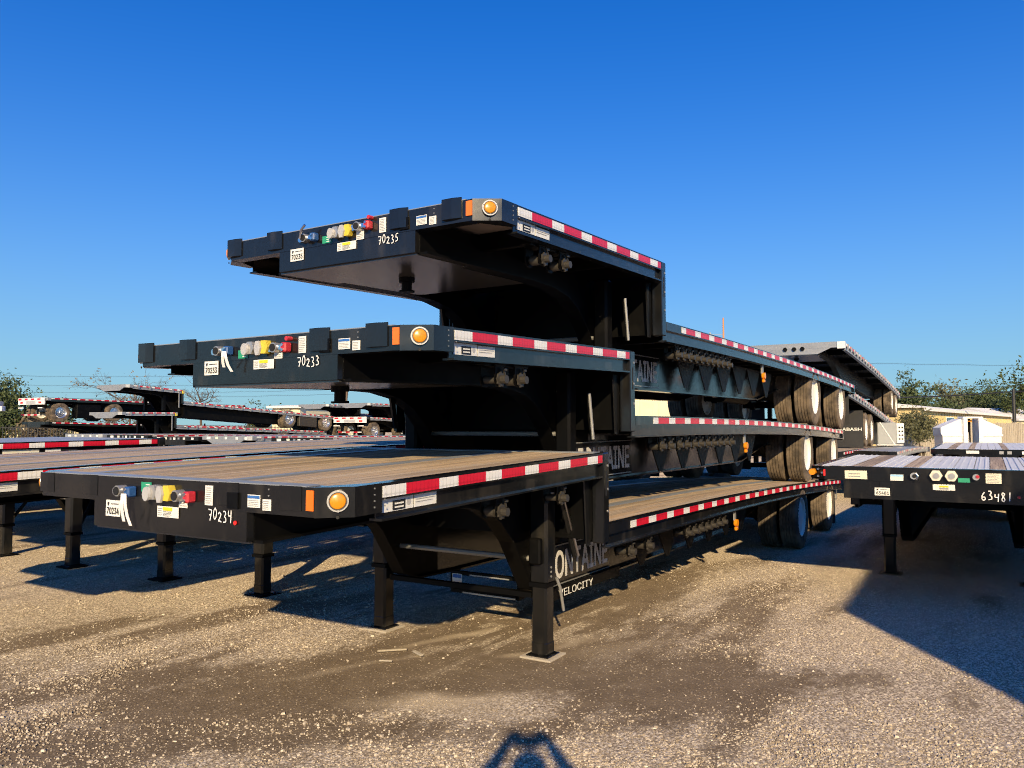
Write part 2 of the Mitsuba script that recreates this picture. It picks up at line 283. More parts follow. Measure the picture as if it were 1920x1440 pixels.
def nose_fittings(fr, t, num, v):
    """labels and couplings across the nose; v picks small differences between the three trailers of the stack"""
    j = random.Random(v + 5); o = lambda a=0.008: j.uniform(-a, a)
    sign(fr, t, num, 1.775, 1.64, -0.222, -0.132)
    # air couplings, electrical sockets
    def valve(y, z, col, nm):
        k = part(fr, t, nm, MB().cyl([-0.05, y + 0.034, z], [0.0, y + 0.034, z], 0.030, 18), 'cast_metal', 30)
        part(fr, k, 'seal', MB().cyl([-0.056, y + 0.034, z], [-0.0505, y + 0.034, z], 0.023, 16), 'rubber', 30)
        part(fr, k, 'flange', MB().cyl([-0.03, y + 0.085, z - 0.004], [0.0, y + 0.085, z - 0.004], 0.021, 12).box(-0.022, 0, y + 0.03, y + 0.08, z - 0.01, z + 0.01), 'chrome', 30)
        part(fr, k, 'body', MB().bbox(-0.055, 0.0, y - 0.080, y - 0.034, z - 0.032, z + 0.026, 0.008), col)
        part(fr, k, 'cap', MB().cyl([-0.062, y - 0.057, z + 0.012], [-0.0555, y - 0.057, z + 0.012], 0.009, 8).cyl([-0.062, y - 0.057, z - 0.018], [-0.0555, y - 0.057, z - 0.018], 0.009, 8), 'chrome', 30)
        part(fr, k, 'neck', MB().box(-0.04, -0.004, y - 0.0335, y + 0.006, z - 0.014, z + 0.014), 'chrome')
        return k
    vb = valve(1.57 + o(), -0.072, 'blue_plastic', 'service_coupling')
    if v in (0, 1):
        for i, (dy, ln, sw) in enumerate(((-0.025, 0.155, 0.03), (-0.045, 0.175, -0.012)) if v == 0 else ((-0.03, 0.10, 0.03), (-0.045, 0.13, -0.03))):
            dy -= 0.045; pts = [[-0.07, 1.585 + dy, -0.08], [-0.075, 1.575 + dy + sw * 0.3, -0.08 - ln * 0.35], [-0.06, 1.58 + dy + sw * 0.6, -0.08 - ln * 0.7], [-0.045, 1.575 + dy + sw, -0.08 - ln]]
            b = MB(); 
            for a, c in zip(pts[:-1], pts[1:]):
                b.add([[a[0], a[1] - .011, a[2]], [a[0] - .004, a[1] + .011, a[2]], [c[0] - .004, c[1] + .011, c[2]], [c[0], c[1] - .011, c[2]]], [[0, 1, 2, 3]])
            part(fr, t, 'plastic_strap', b, 'strap_white')
    else:
        part(fr, t, 'coupling_handle', MB().tube([[-0.06, 1.62, -0.08], [-0.08, 1.585, -0.02], [-0.08, 1.55, 0.01]], 0.009, 8), 'chrome', 30)
    gz = -0.02 if v == 0 else -0.075
    g = part(fr, t, 'green_tag', plate(1.452, 1.362, gz - 0.052, gz), 'green_label'); part(fr, g, 'print', lines(1.366, 1.41, gz - 0.048, gz - 0.006, 3, seed=v), 'white_label')
    y = 1.305 + o(); k = part(fr, t, 'socket_cap', hexcap(y, -0.068, 0.044, -0.04, 0.0, 0.9), 'cast_metal'); part(fr, k, 'lid', hexcap(y + 0.028, -0.076, 0.038, -0.058, -0.041, 0.72, 12, rot=25), 'grey_label')
    y = 1.185 + o(); k = part(fr, t, 'socket_cap', hexcap(y, -0.068, 0.046, -0.04, 0.0, 0.85), 'yellow_plastic'); part(fr, k, 'lid', hexcap(y + 0.038, -0.074, 0.05, -0.055, -0.041, 0.55), 'grey_label')
    z = -0.077 if v < 2 else -0.055
    valve(1.06 + o(), z, 'red_plastic', 'emergency_coupling')
    if v: part(fr, t, 'red_button', MB().cyl([-0.04, 0.985, z + 0.05], [0, 0.985, z + 0.05], 0.014, 10), 'red_plastic', 30)
    k = part(fr, t, 'hose_label', plate(1.125, 1.055, -0.142, -0.075), 'white_label'); part(fr, k, 'print', lines(1.06, 1.12, -0.138, -0.1, 3, seed=v + 2), 'grey_ink')
    k = part(fr, t, 'weight_label', plate(0.917, 0.857, -0.118, -0.018), 'white_label'); part(fr, k, 'print', lines(0.863, 0.912, -0.112, -0.025, 8, seed=v + 3), 'grey_ink')
    k = part(fr, t, 'caution_label', plate(1.307, 1.127, -0.2, -0.142), 'white_label')
    part(fr, k, 'yellow_band', plate(1.255, 1.18, -0.164, -0.146, -0.0042), 'yellow_label'); part(fr, k, 'print', lines(1.18, 1.255, -0.196, -0.167, 4, seed=9).box(-0.0054, -0.0046, 1.18, 1.255, -0.1655, -0.1645), 'print_ink')
    part(fr, k, 'fine_print', lines(1.262, 1.30, -0.195, -0.15, 4, seed=3), 'grey_ink')
    k = part(fr, t, 'blue_header_label', plate(0.597, 0.508, -0.112, -0.05), 'white_label'); part(fr, k, 'header', plate(0.594, 0.511, -0.068, -0.054, -0.0042), 'blue_label'); part(fr, k, 'print', lines(0.515, 0.59, -0.108, -0.074, 4, seed=4), 'grey_ink')
    k = part(fr, t, 'small_label', plate(0.49, 0.432, -0.122, -0.068), 'white_label'); part(fr, k, 'print', lines(0.437, 0.485, -0.118, -0.074, 5, seed=5), 'grey_ink')
    part(fr, t, 'orange_reflector', plate(0.193, 0.147, -0.107, -0.012, -0.004, 0.006), 'orange_reflector')
    part(fr, t, 'socket_box', MB().box(-0.012, -0.002, 0.66, 0.74, -0.125, -0.045), 'frame_paint'); 
    if v == 0: part(fr, t, 'red_dot', MB().cyl([-0.006, 0.685, -0.195], [0, 0.685, -0.195], 0.011, 12), 'red_lens', 30)
    marker_mesh(fr, t, num, 0.888 if v == 0 else 0.925, -0.195 if v == 0 else -0.2, 0.056, r=0.0034)

def corner_lamp(fr, t, left=False):
    """amber lamp in a chrome ring on the chamfered corner"""
    n = np.array([-0.7071, -0.7071 if not left else 0.7071, 0]); c = np.array([0.055, 0.055 if not left else 2.535, -0.062])
    def cyl(a, b, r, k): return MB().cyl((c + n * a).tolist(), (c + n * b).tolist(), r, k)
    k = part(fr, t, 'corner_lamp', cyl(-0.005, 0.008, 0.050, 28), 'cast_metal', 30)
    part(fr, k, 'rim', cyl(0.0082, 0.012, 0.042, 28), 'worn_steel', 30)
    v, f = lathe([(0.037, 0.0122), (0.034, 0.018), (0.024, 0.022), (0.0, 0.0235)], 28); ax = np.cross(n, [0, 0, 1.0])
    part(fr, k, 'lens', MB().add(c + v[:, :1] * ax + v[:, 1:2] * n + v[:, 2:] * [0, 0, 1.0], f), 'amber_lens', 30)
    for i in range(3):
        a = i * 2.09 + 0.5; p = c + n * 0.008 + 0.046 * (math.cos(a) * ax + math.sin(a) * np.array([0, 0, 1.0])); part(fr, k, 'screw', MB().cyl(p.tolist(), (p + n * 0.004).tolist(), 0.006, 6), 'galv')
    
    part(fr, t, 'corner_hole', MB().cyl((c + n * 0.0 - [0, 0, 0.075]).tolist(), (c + n * 0.006 - [0, 0, 0.075]).tolist(), 0.008, 8), 'rubber')

TP, TW = 0.4572, 0.1778
def tape(fr, rail, x0, x1, zt, y=-0.004, hgt=0.056, first=None, lump=None):
    """conspicuity tape: each red and white block a piece of the rail"""
    x = x0; white = True; i = 0; lum = {'red': MB(), 'white': MB()}
    while x < x1 - 0.02:
        w = (TW if white else TP - TW)
        if i == 0 and first: w = first
        e = min(x + w, x1); nm = 'white' if white else 'red'
        v = np.array([[x, y, zt - hgt], [e, y, zt - hgt], [e, y, zt], [x, y, zt], [x, y + 0.003, zt - hgt], [e, y + 0.003, zt - hgt], [e, y + 0.003, zt], [x, y + 0.003, zt]])
        if y > 1: v[:, 1] = y + (y - v[:, 1])
        f = np.array([[0, 1, 2, 3], [3, 2, 6, 7], [1, 0, 4, 5], [0, 3, 7, 4], [2, 1, 5, 6]]); f = f[:, ::-1] if y > 1 else f
        b = MB().add(v, f, v[:, [0, 2]])
        if lump: lum[nm].add(v, f, v[:, [0, 2]])
        else: part(fr, rail, f'{nm}_reflector', b, f'{nm}_tape', uv=True)
        x = e; white = not white; i += 1
    if lump:
        for nm, b in lum.items():
            if b.n: k = part(fr, rail, f'{nm}_reflectors', b, f'{nm}_tape', uv=True); labels[k] = {'kind': 'stuff', 'label': f'row of small {nm} reflector blocks along the rail'}

def rail_mesh(x0, x1, side, ztop, nx, depth=0.185):
    """C-shaped side rail: lip with the tape, recessed web, bottom flange"""
    sg = 1 if side == 0 else -1; y = 0.0 if side == 0 else 2.59
    a = lambda u: y + sg * u
    def bx(b, u0, u1, z0, z1): lo, hi = sorted((a(u0), a(u1))); b.box(x0, x1, lo, hi, z0, z1, nx)
    b = MB(); bx(b, 0.0, 0.075, ztop - 0.014, ztop); bx(b, 0.0, 0.012, ztop - 0.08, ztop - 0.0145); bx(b, 0.0125, 0.045, ztop - 0.08, ztop - 0.068); bx(b, 0.036, 0.045, ztop - depth + 0.012, ztop - 0.0805); bx(b, 0.0, 0.08, ztop - depth, ztop - depth + 0.0115)
    return b

def wheel(fr, t, x, z, side, dual=True, chrome=False, R=0.5):
    """right side: outer tyre at small y"""
    y = 0.175 if side == 0 else 2.59 - 0.175; s = 1 if side == 0 else -1
    k = numbered(f'{t}__wheel'); sc = np.diag([R / 0.5, 1, R / 0.5, 1.0])
    ang = random.Random(k).uniform(0, 6.28); rot = np.eye(4); rot[0, 0] = rot[2, 2] = math.cos(ang); rot[0, 2] = math.sin(ang); rot[2, 0] = -math.sin(ang)
    inst(k, 'tire', TIRE, fr.mat(x, y, z, sc @ rot))
    h = (RIM_R if side == 0 else RIM_L) if chrome else (HUB_R if side == 0 else HUB_L)
    inst(k, 'hub', h, fr.mat(x, y, z, sc @ rot))
    if dual:
        inst(k, 'tire', TIRE, fr.mat(x, y + s * 0.335, z, sc @ rot)); inst(k, 'hub', HUB_L if side == 0 else HUB_R, fr.mat(x, y + s * 0.335, z, sc))
    return k

def planks(fr, t, x0, x1, y0, y1, n, ztop, mats, nx, strips=(), th=0.03, seed=1):
    r = random.Random(seed); w = (y1 - y0) / n
    for i in range(n):
        a, b = y0 + i * w + 0.003, y0 + (i + 1) * w - 0.003; m = MB(); dz = r.uniform(-0.002, 0.0015)
        if i in strips:
            m.box(x0, x1, a + w * 0.3, b - w * 0.25, ztop - th, ztop + 0.003, nx); part(fr, t, 'steel_strip', m, 'strip_steel'); continue
        m.box(x0, x1, a, b, ztop - th, ztop + dz, nx, uvo=np.array([r.uniform(0, 50), r.uniform(0, 50)])); part(fr, t, 'plank', m, r.choice(mats), uv=True)

def trailer(name, label, group, fr, L=14.3, LD=0.555, num=None, v=0, deck='wood', wheels=((10.64, None), (13.2, None)), hubz=None, legs=None, hi=True, rails='black_paint', nose='black_paint', chrome=False, lump=False, lowtape=True, upwin=(), lowwin=(), panel=False, kp=True, nplank=None, tape_l=False, detail=True, cat='trailer', lugs=False, tape_r=True):
    XS = fr.xs; step = XS < 50; XE = XS if step else L; t = thing(name, label, cat, group)
    nU = 4 if step else 14; nL = 16
    # ---- nose: header, chamfered corners, shallow box below
    part(fr, t, 'front_header', MB().box(0.0, 0.10, 0.15, 2.44, -0.138, -0.0), nose)
    for s in (0, 1):
        P = [(0.0, 0.1495), (0.11, 0.0), (0.30, 0.0), (0.30, 0.05), (0.1005, 0.1495)]
        if s: P = [(x, 2.59 - y) for x, y in P][::-1]
        part(fr, t, 'corner_panel', MB().xyprism(P, -0.140, 0.001), nose)
    part(fr, t, 'gooseneck_box', MB().box(0.004, 0.05, 0.61, 1.90, -0.285, -0.1385), nose)
    if nose == 'aluminium':
        for P in ([(0.609, -0.1385), (0.609, -0.28), (0.30, -0.1385)], [(1.901, -0.1385), (2.21, -0.1385), (1.901, -0.28)]): part(fr, t, 'nose_gusset', MB().yzprism(P, 0.006, 0.04), nose)
    if kp:
        part(fr, t, 'coupler_plate', MB().box(0.03, 1.55, 0.62, 1.91, -0.298, -0.286, 3), 'gloss_plate')
        part(fr, t, 'kingpin', MB().cyl([0.72, 1.27, -0.335], [0.72, 1.27, -0.299], 0.062, 18).cyl([0.72, 1.27, -0.40], [0.72, 1.27, -0.3355], 0.040, 18).cyl([0.72, 1.27, -0.415], [0.72, 1.27, -0.4005], 0.062, 18), 'frame_paint', 30)
    for y in (2.39, 1.94, 0.74, 0.305):
        if not lugs: break
        tp, fw = (0.003, 0.008) if v == 0 else (0.021, 0.026)
        part(fr, t, 'front_lug', MB().xyprism([(-0.001, y + 0.07), (-fw, y + 0.068), (-fw, y - 0.012), (-fw * 0.35, y - 0.075), (-0.001, y - 0.075)][::-1], -0.112, tp), nose)
    part(fr, t, 'front_edge', MB().box(0.0, 0.09, 0.2, 2.39, 0.0005, 0.006), 'strip_steel' if hi else nose)
    if num: nose_fittings(fr, t, num, v)
    if hi:
        corner_lamp(fr, t); corner_lamp(fr, t, True)
        b = MB()
        for s in (0.045, 0.12, 0.28):
            for z in (-0.02, -0.05, -0.08, -0.11): b.cyl([-0.004, s + 0.17, z], [0, s + 0.17, z], 0.004, 6) if s > 0.2 else b.cyl([0.2 + s, -0.004, z], [0.2 + s, 0.0, z], 0.004, 6)
        part(fr, t, 'rivets', b, 'galv')
    # ---- side rails with tape
    r0 = part(fr, t, 'side_rail', rail_mesh(0.30, XE - 0.11 if step else XE, 0, 0.0, nU), rails); r1 = part(fr, t, 'side_rail', rail_mesh(0.30, XE - 0.11 if step else XE, 1, 0.0, nU), rails)
    xt = {0: 0.297, 1: 0.229, 2: 0.277}.get(v, 0.3)
    if tape_r: tape(fr, r0, max(xt, 0.303), XE - 0.13 if step else L - 0.06, -0.014, lump=lump)
    if tape_l: tape(fr, r1, 0.35, XE - 0.13 if step else L - 0.06, -0.014, y=2.594, lump=True)
    if rails == 'aluminium' and lump:
        b = MB()
        for i in range(int((L - 0.6) / 0.6)):
            x = 0.5 + 0.6 * i; z = 0.0 if x < XE else -LD
            b.box(x, x + 0.09, -0.03, -0.0045, z - 0.15, z - 0.004)
        labels[part(fr, t, 'stake_pockets', b, 'aluminium')] = {'kind': 'stuff', 'label': 'row of small pockets along the rail'}
    # ---- frame
    for y in (0.61, 1.89):
        if step:
            bot = [(0.05, -0.28), (1.45, -0.285), (1.8, -0.305), (2.05, -0.355), (2.25, -0.455), (2.45, -0.64), (2.6, -0.85), (2.74, -1.05), (2.95, -1.13), (3.6, -1.15), (5, -1.15), (6.5, -1.15), (8.4, -1.13), (9.2, -1.0), (9.8, -0.9), (11, -0.88), (12.5, -0.88), (L - 0.1, -0.88)]
            top = [(L - 0.1, -LD - 0.03), (12, -LD - 0.03), (10, -LD - 0.03), (8, -LD - 0.03), (6, -LD - 0.03), (4.5, -LD - 0.03), (3.05, -LD - 0.03), (3.0, -0.06), (1.5, -0.06), (0.05, -0.06)]
        else:
            bot = [(0.05, -0.28), (1.6, -0.285), (2.2, -0.36), (3.2, -0.62), (4, -0.66), (5.5, -0.66), (7, -0.66), (8.5, -0.66), (9.5, -0.6), (10.5, -0.52), (12, -0.52), (L - 0.1, -0.52)]
            top = [(x, -0.06) for x in (L - 0.1, 12, 10, 8, 6, 4, 2, 0.05)]
        if step and hi:
            P = Polygon(bot + top); nb = [q for q in bot if q[0] <= 3.6]; lb = [q for q in bot if q[0] >= 3.6]
            f_ = [list(P.intersection(Polygon([(a, -3), (c, -3), (c, 1), (a, 1)])).exterior.coords)[:-1] for a, c in ((-1, 3.3), (3.3, 20))]
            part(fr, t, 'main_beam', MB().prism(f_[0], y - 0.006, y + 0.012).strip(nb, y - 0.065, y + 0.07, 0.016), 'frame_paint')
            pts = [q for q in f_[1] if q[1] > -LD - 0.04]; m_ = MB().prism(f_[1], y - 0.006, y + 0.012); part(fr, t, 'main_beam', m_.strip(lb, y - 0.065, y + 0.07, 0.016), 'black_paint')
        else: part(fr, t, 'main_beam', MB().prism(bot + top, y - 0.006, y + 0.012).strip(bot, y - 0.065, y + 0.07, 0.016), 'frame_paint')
    nx = int((XE - 0.5) / 0.6) if hi else int((XE - 0.5) / 1.8); 
    for i in range(max(nx, 1)):
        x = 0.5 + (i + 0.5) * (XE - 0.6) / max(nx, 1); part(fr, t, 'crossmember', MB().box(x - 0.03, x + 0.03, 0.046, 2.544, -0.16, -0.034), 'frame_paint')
    # ---- deck
    D0 = 0.095
    if deck == 'wood':
        planks(fr, t, D0, XE - 0.12 if step else L - 0.05, 0.0765, 2.5135, nplank or 14, 0.0, ['wood_a', 'wood_b', 'wood_c'] if nplank != 13 else ['wood_grey', 'wood_c', 'wood_grey'], nU, strips=(4, 11) if step else (3, 9), seed=v + 3)
        part(fr, t, 'deck_end', MB().box(XE - 0.1195 if step else L - 0.0495, XE if step else L, 0.0765, 2.5135, -0.03, 0.004), 'strip_steel')
    elif deck == 'mixed':
        yb = [0.0765, 0.33, 0.46, 0.62, 0.78, 0.92, 1.06, 1.24, 1.42, 1.56, 1.70, 1.86, 2.0, 2.2, 2.36, 2.5135][::-1]
        wd = {5: 1, 10: 1, 2: 1}
        for i, (b0, a0) in enumerate(zip(yb[:-1], yb[1:])):
            m = MB().box(D0, XE - 0.02, a0 + 0.004, b0 - 0.004, -0.03, 0.001 if i in wd else 0.0, 3, uvo=np.array([i * 3.1, i * 1.7]))
            if i not in wd:
                for q in (0.3, 0.7): yq = a0 + (b0 - a0) * q; m.box(D0, XE - 0.02, yq - 0.005, yq + 0.005, 0.0004, 0.006, 1)
            part(fr, t, 'deck_board', m, 'wood_grey' if i in wd else 'bright_aluminium', uv=True)
    else:
        part(fr, t, 'deck_floor', MB().box(D0, XE - 0.12 if step else L - 0.05, 0.0765, 2.5135, -0.03, 0.0, nU), 'wood_grey' if deck == 'plain' else 'aluminium', uv=True)
    if deck in ('alu', 'mixed') and detail: part(fr, t, 'under_frame', MB().box(0.12, XE - 0.15, 0.05, 2.54, -0.0335, -0.0305, nU), 'frame_paint')  # near-black sheet paints the shade on the deck's underside
    # ---- step and lower deck
    if step:
        part(fr, t, 'bulkhead', MB().box(XE - 0.06, XE - 0.04, 0.11, 2.48, -LD - 0.12, -0.035), 'frame_paint')
        for s in (0, 1):
            y0, y1 = (0.0, 0.1) if s == 0 else (2.49, 2.59)
            k = part(fr, t, 'step_post', MB().bbox(XE - 0.105, XE, y0, y1, -LD - 0.135, 0.002, 0.008), 'black_paint')
            if s == 0:
                b = MB()
                for z in (-0.1, -0.28, -0.45): b.cyl([XE - 0.03, -0.005, z], [XE - 0.03, 0.0, z], 0.010, 8)
                part(fr, k, 'bolt', b, 'cast_metal', 30); b = MB().box(XE - 0.065, XE - 0.045, -0.002, 0.0, -0.33, -0.14); part(fr, k, 'slot', b, 'rubber')
            a, c = (0.11, 0.6) if s == 0 else (1.9, 2.48)
            part(fr, t, 'step_gusset', MB().prism([(XE - 0.107, -0.2), (XE - 0.107, -LD - 0.15), (XE - 0.17, -LD - 0.15), (XE - 0.21, -0.2)], a + 0.0, a + 0.012) if s == 0 else MB().prism([(XE - 0.107, -0.2), (XE - 0.107, -LD - 0.15), (XE - 0.2, -LD - 0.15), (XE - 0.19, -0.2)], c - 0.012, c), 'black_paint')
        q0 = part(fr, t, 'side_rail', rail_mesh(XE + 0.001, L, 0, -LD, nL), rails); part(fr, t, 'side_rail', rail_mesh(XE + 0.001, L, 1, -LD, nL), rails)
        if lowtape: tape(fr, q0, XE + 0.42, L - 0.05, -LD - 0.014, first=0.12, lump=lump)
        if deck == 'wood':
            planks(fr, t, XE + 0.002, L - 0.04, 0.0765, 2.5135, 14, -LD, ['wood_a', 'wood_b', 'wood_c'], nL, strips=(3, 10), seed=v + 9)
        else: part(fr, t, 'deck_floor', MB().box(XE + 0.002, L - 0.04, 0.0765, 2.5135, -LD - 0.03, -LD, nL), 'wood_grey', uv=True)
        nn = int((L - XE) / (0.6 if hi else 1.5))
        for i in range(nn):
            x = XE + 0.35 + i * (L - XE - 0.5) / nn; part(fr, t, 'crossmember', MB().box(x - 0.03, x + 0.03, 0.046, 2.544, -LD - 0.16, -LD - 0.034), 'frame_paint')
        if hi:
            for i in range(6):
                x = 4.55 + 0.72 * i; part(fr, t, 'outrigger', MB().prism([(x - 0.355, -LD - 0.19), (x + 0.355, -LD - 0.19), (x + 0.05, -1.12), (x - 0.05, -1.12)], 0.36, 0.372), 'frame_paint')
        if hi:
            # running under the lower deck: air tank, winch track, plate
            part(fr, t, 'air_tank', MB().cyl([7.7, 0.95, -LD - 0.5], [9.0, 0.95, -LD - 0.5], 0.14, 18), 'frame_paint', 30)
    Z = -LD if step else 0.0
    part(fr, t, 'rear_header', MB().box(L, L + 0.06, 0.0, 2.59, Z - 0.2, Z), rails)
    # ---- wheels, axles, suspension
    for i, (x, hz) in enumerate(wheels):
        zl = hz if hz is not None else Z - 0.5
        for s in (0, 1): wheel(fr, t, x, zl, s, chrome=chrome)
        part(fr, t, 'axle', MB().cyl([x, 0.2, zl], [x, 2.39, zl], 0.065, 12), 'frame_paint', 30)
        if detail:
            for y in (0.72, 1.78): part(fr, t, 'suspension_arm', MB().prism([(x - 0.55, zl + 0.12), (x - 0.5, zl + 0.30), (x - 0.35, zl + 0.30), (x + 0.1, zl + 0.02), (x + 0.3, zl + 0.02), (x + 0.3, zl - 0.08), (x - 0.1, zl - 0.1)], y - 0.05, y + 0.05), 'frame_paint')
            for y in (0.72, 1.78): part(fr, t, 'air_bag', MB().cyl([x + 0.22, y, zl + 0.03], [x + 0.22, y, zl + 0.26], 0.11, 14), 'rubber', 30)
    if detail:
        for y in (0.08, 1.85): part(fr, t, 'mudflap', MB().box(L - 0.25, L - 0.24, y, y + 0.62, Z - 0.86, Z - 0.205), 'flap_rubber')
        k = part(fr, t, 'rear_bumper', MB().box(L - 0.06, L + 0.02, 0.35, 2.24, Z - 0.82, Z - 0.72).box(L - 0.05, L + 0.01, 0.75, 0.85, Z - 0.718, Z - 0.205).box(L - 0.05, L + 0.01, 1.74, 1.84, Z - 0.718, Z - 0.205), rails)
    # ---- winches
    rw = random.Random(v + 77)
    for x, z in [(x, -0.268) for x in upwin] + [(x, -LD - 0.268) for x in lowwin]:
        a = rw.uniform(-0.16, 0.16); rot = np.eye(4); rot[0, 0] = rot[2, 2] = math.cos(a); rot[0, 2] = math.sin(a); rot[2, 0] = -math.sin(a)
        k = numbered(f'{t}__winch'); inst(k, 'drum', rw.choice(WINCHES), fr.mat(x + rw.uniform(-0.012, 0.012), 0.13, z, rot)); inst(k, 'bracket', WBRACKET, fr.mat(x, 0.13, z))
    if hi:
        if upwin: part(fr, t, 'winch_track', MB().box(min(upwin) - 0.15, max(upwin) + 0.15, 0.09, 0.17, -0.186, -0.1855 + 0.02 - 0.02 - 0.003).box(min(upwin) - 0.15, max(upwin) + 0.15, 0.085, 0.1, -0.2, -0.1865), 'frame_paint')
        k = part(fr, t, 'side_label', MB().box(0.34, 0.58, 0.03, 0.034, -0.15, -0.082), 'white_label'); part(fr, k, 'dark_band', MB().box(0.415, 0.515, 0.0275, 0.0292, -0.146, -0.098), 'print_ink')
        part(fr, k, 'print', MB().box(0.43, 0.5, 0.026, 0.0272, -0.118, -0.11).box(0.43, 0.5, 0.026, 0.0272, -0.136, -0.128), 'white_label')
        part(fr, k, 'ring', MB().cyl([0.545, 0.0285, -0.115], [0.545, 0.0295, -0.115], 0.018, 16), 'grey_label', 30)
        k = part(fr, t, 'side_label', MB().box(0.59, 0.78, 0.03, 0.034, -0.15, -0.086), 'white_label'); part(fr, k, 'print', MB().box(0.6, 0.77, 0.0275, 0.0292, -0.112, -0.108).box(0.6, 0.74, 0.0275, 0.0292, -0.126, -0.122), 'grey_ink')
        if step:
            k = part(fr, t, 'side_marker', MB().box(6.66, 6.72, 0.04, 0.06, -LD - 0.30, -LD - 0.19), 'galv'); part(fr, k, 'lens', MB().cyl([6.69, 0.01, -LD - 0.33], [6.69, 0.05, -LD - 0.33], 0.042, 16), 'amber_lens', 30)
            part(fr, k, 'lower_lens', MB().bbox(6.655, 6.725, 0.015, 0.05, -LD - 0.42, -LD - 0.375, 0.01), 'amber_lens')
    if panel:
        y = 0.595; k = part(fr, t, 'name_panel', MB().box(2.96, 4.30, y, y + 0.008, -1.12, -0.80, 4), 'black_paint')
        b = MB(); vv, ff, wid = side_text('FONTAINE', 0.215, 0, 0, y - 0.002, True, 0.80); kx = 1.2 / wid; vv[:, 0] = 3.05 + vv[:, 0] * kx; vv[:, 2] += -1.065; b.add(vv, ff)
        part(fr, k, 'lettering', b, 'panel_letters'); part(fr, k, 'trim', MB().box(2.96, 4.30, y - 0.006, y - 0.001, -0.80, -0.79, 4).box(2.96, 4.30, y - 0.006, y - 0.001, -1.125, -1.1155, 4), 'galv')
        if v == 0:
            vv, ff, wid = side_text('VELOCITY', 0.06, 0, 0, 0.532, False); vv[:, 0] = 3.14 + vv[:, 0] * 0.66 / wid; vv[:, 2] += -1.205
            part(fr, k, 'lower_lip', MB().box(2.9, 4.4, 0.5335, 0.5445, -1.215, -1.125, 3), 'frame_paint')
            part(fr, k, 'model_lettering', MB().add(vv, ff), 'white_label')
    return t

# ------------------------------------------------------------------ ground
MO = np.array([-0.78553656, 3.55731043]); MD = np.array([0.51703427, 0.8559647]); ML = np.array([-0.8559647, 0.51703427])
def local(x, y): return (x - MO[0]) * MD[0] + (y - MO[1]) * MD[1], (x - MO[0]) * ML[0] + (y - MO[1]) * ML[1]
def zg(x, y):
    a, b = local(np.asarray(x, float), np.asarray(y, float)); s = np.clip((6.5 - b) / 3.5, 0, 1); s = s * s * (3 - 2 * s)
    return -0.03 - 0.0268 * np.clip(a - 3.5, 0, 7.2) * s
# patches of bare earth (+) and of pale fine gravel (-): centre, long and short radius, angle in degrees, strength
DIRT = [(0.1, 6.0, 2.0, 0.75, 18, 0.5), (-0.85, 5.55, 1.45, 0.42, 24, 0.8), (-0.35, 6.15, 1.5, 0.55, 24, 0.75), (0.15, 7.0, 1.5, 0.6, 40, 0.75), (0.9, 8.2, 1.6, 0.5, 54, 0.6), (1.15, 5.35, 1.0, 0.6, 12, 0.95), (1.5, 5.85, 0.7, 0.26, 30, 0.35),
        (1.34, 7.14, 0.17, 0.12, 20, 0.6), (-1.75, 5.2, 0.7, 0.24, 15, 0.7), (-2.5, 7.7, 1.9, 0.3, 30, 0.5), (-3.6, 6.6, 1.9, 0.22, 30, 0.4), (-2.7, 5.5, 1.4, 0.2, 28, 0.4), (2.4, 5.7, 0.5, 0.24, 20, 0.4), (-2.6, 4.3, 0.9, 0.35, 10, 0.5),
        (2.0, 9.5, 2.2, 0.35, 58, 0.5), (-0.1, 4.65, 1.0, 0.2, 5, 0.45), (-1.2, 4.6, 0.7, 0.16, 12, 0.4), (2.6, 7.4, 1.0, 0.3, 45, 0.3)]
SAND = [(-0.5, 5.22, 0.55, 0.17, 8, 1.25), (-0.2, 4.95, 0.4, 0.15, 0, 0.6), (-0.75, 6.5, 0.5, 0.07, 40, 0.7), (0.0, 6.15, 0.2, 0.09, 20, 0.8), (0.55, 6.6, 0.35, 0.1, 40, 0.7), (-1.2, 5.9, 0.8, 0.06, 35, 0.5), (0.95, 6.4, 0.6, 0.25, 30, 0.5), (-0.36, 6.8, 0.25, 0.06, 40, 0.8)]
def blobs(lst, x, y, ex):
    s = 0.0
    for cx, cy, rx, ry, an, am in lst:
        c, q = math.cos(math.radians(an)), math.sin(math.radians(an)); u = ((x - cx) * c + (y - cy) * q) / rx; w = ((y - cy) * c - (x - cx) * q) / ry
        s = s + am * ex(-(u * u + w * w))
    return s
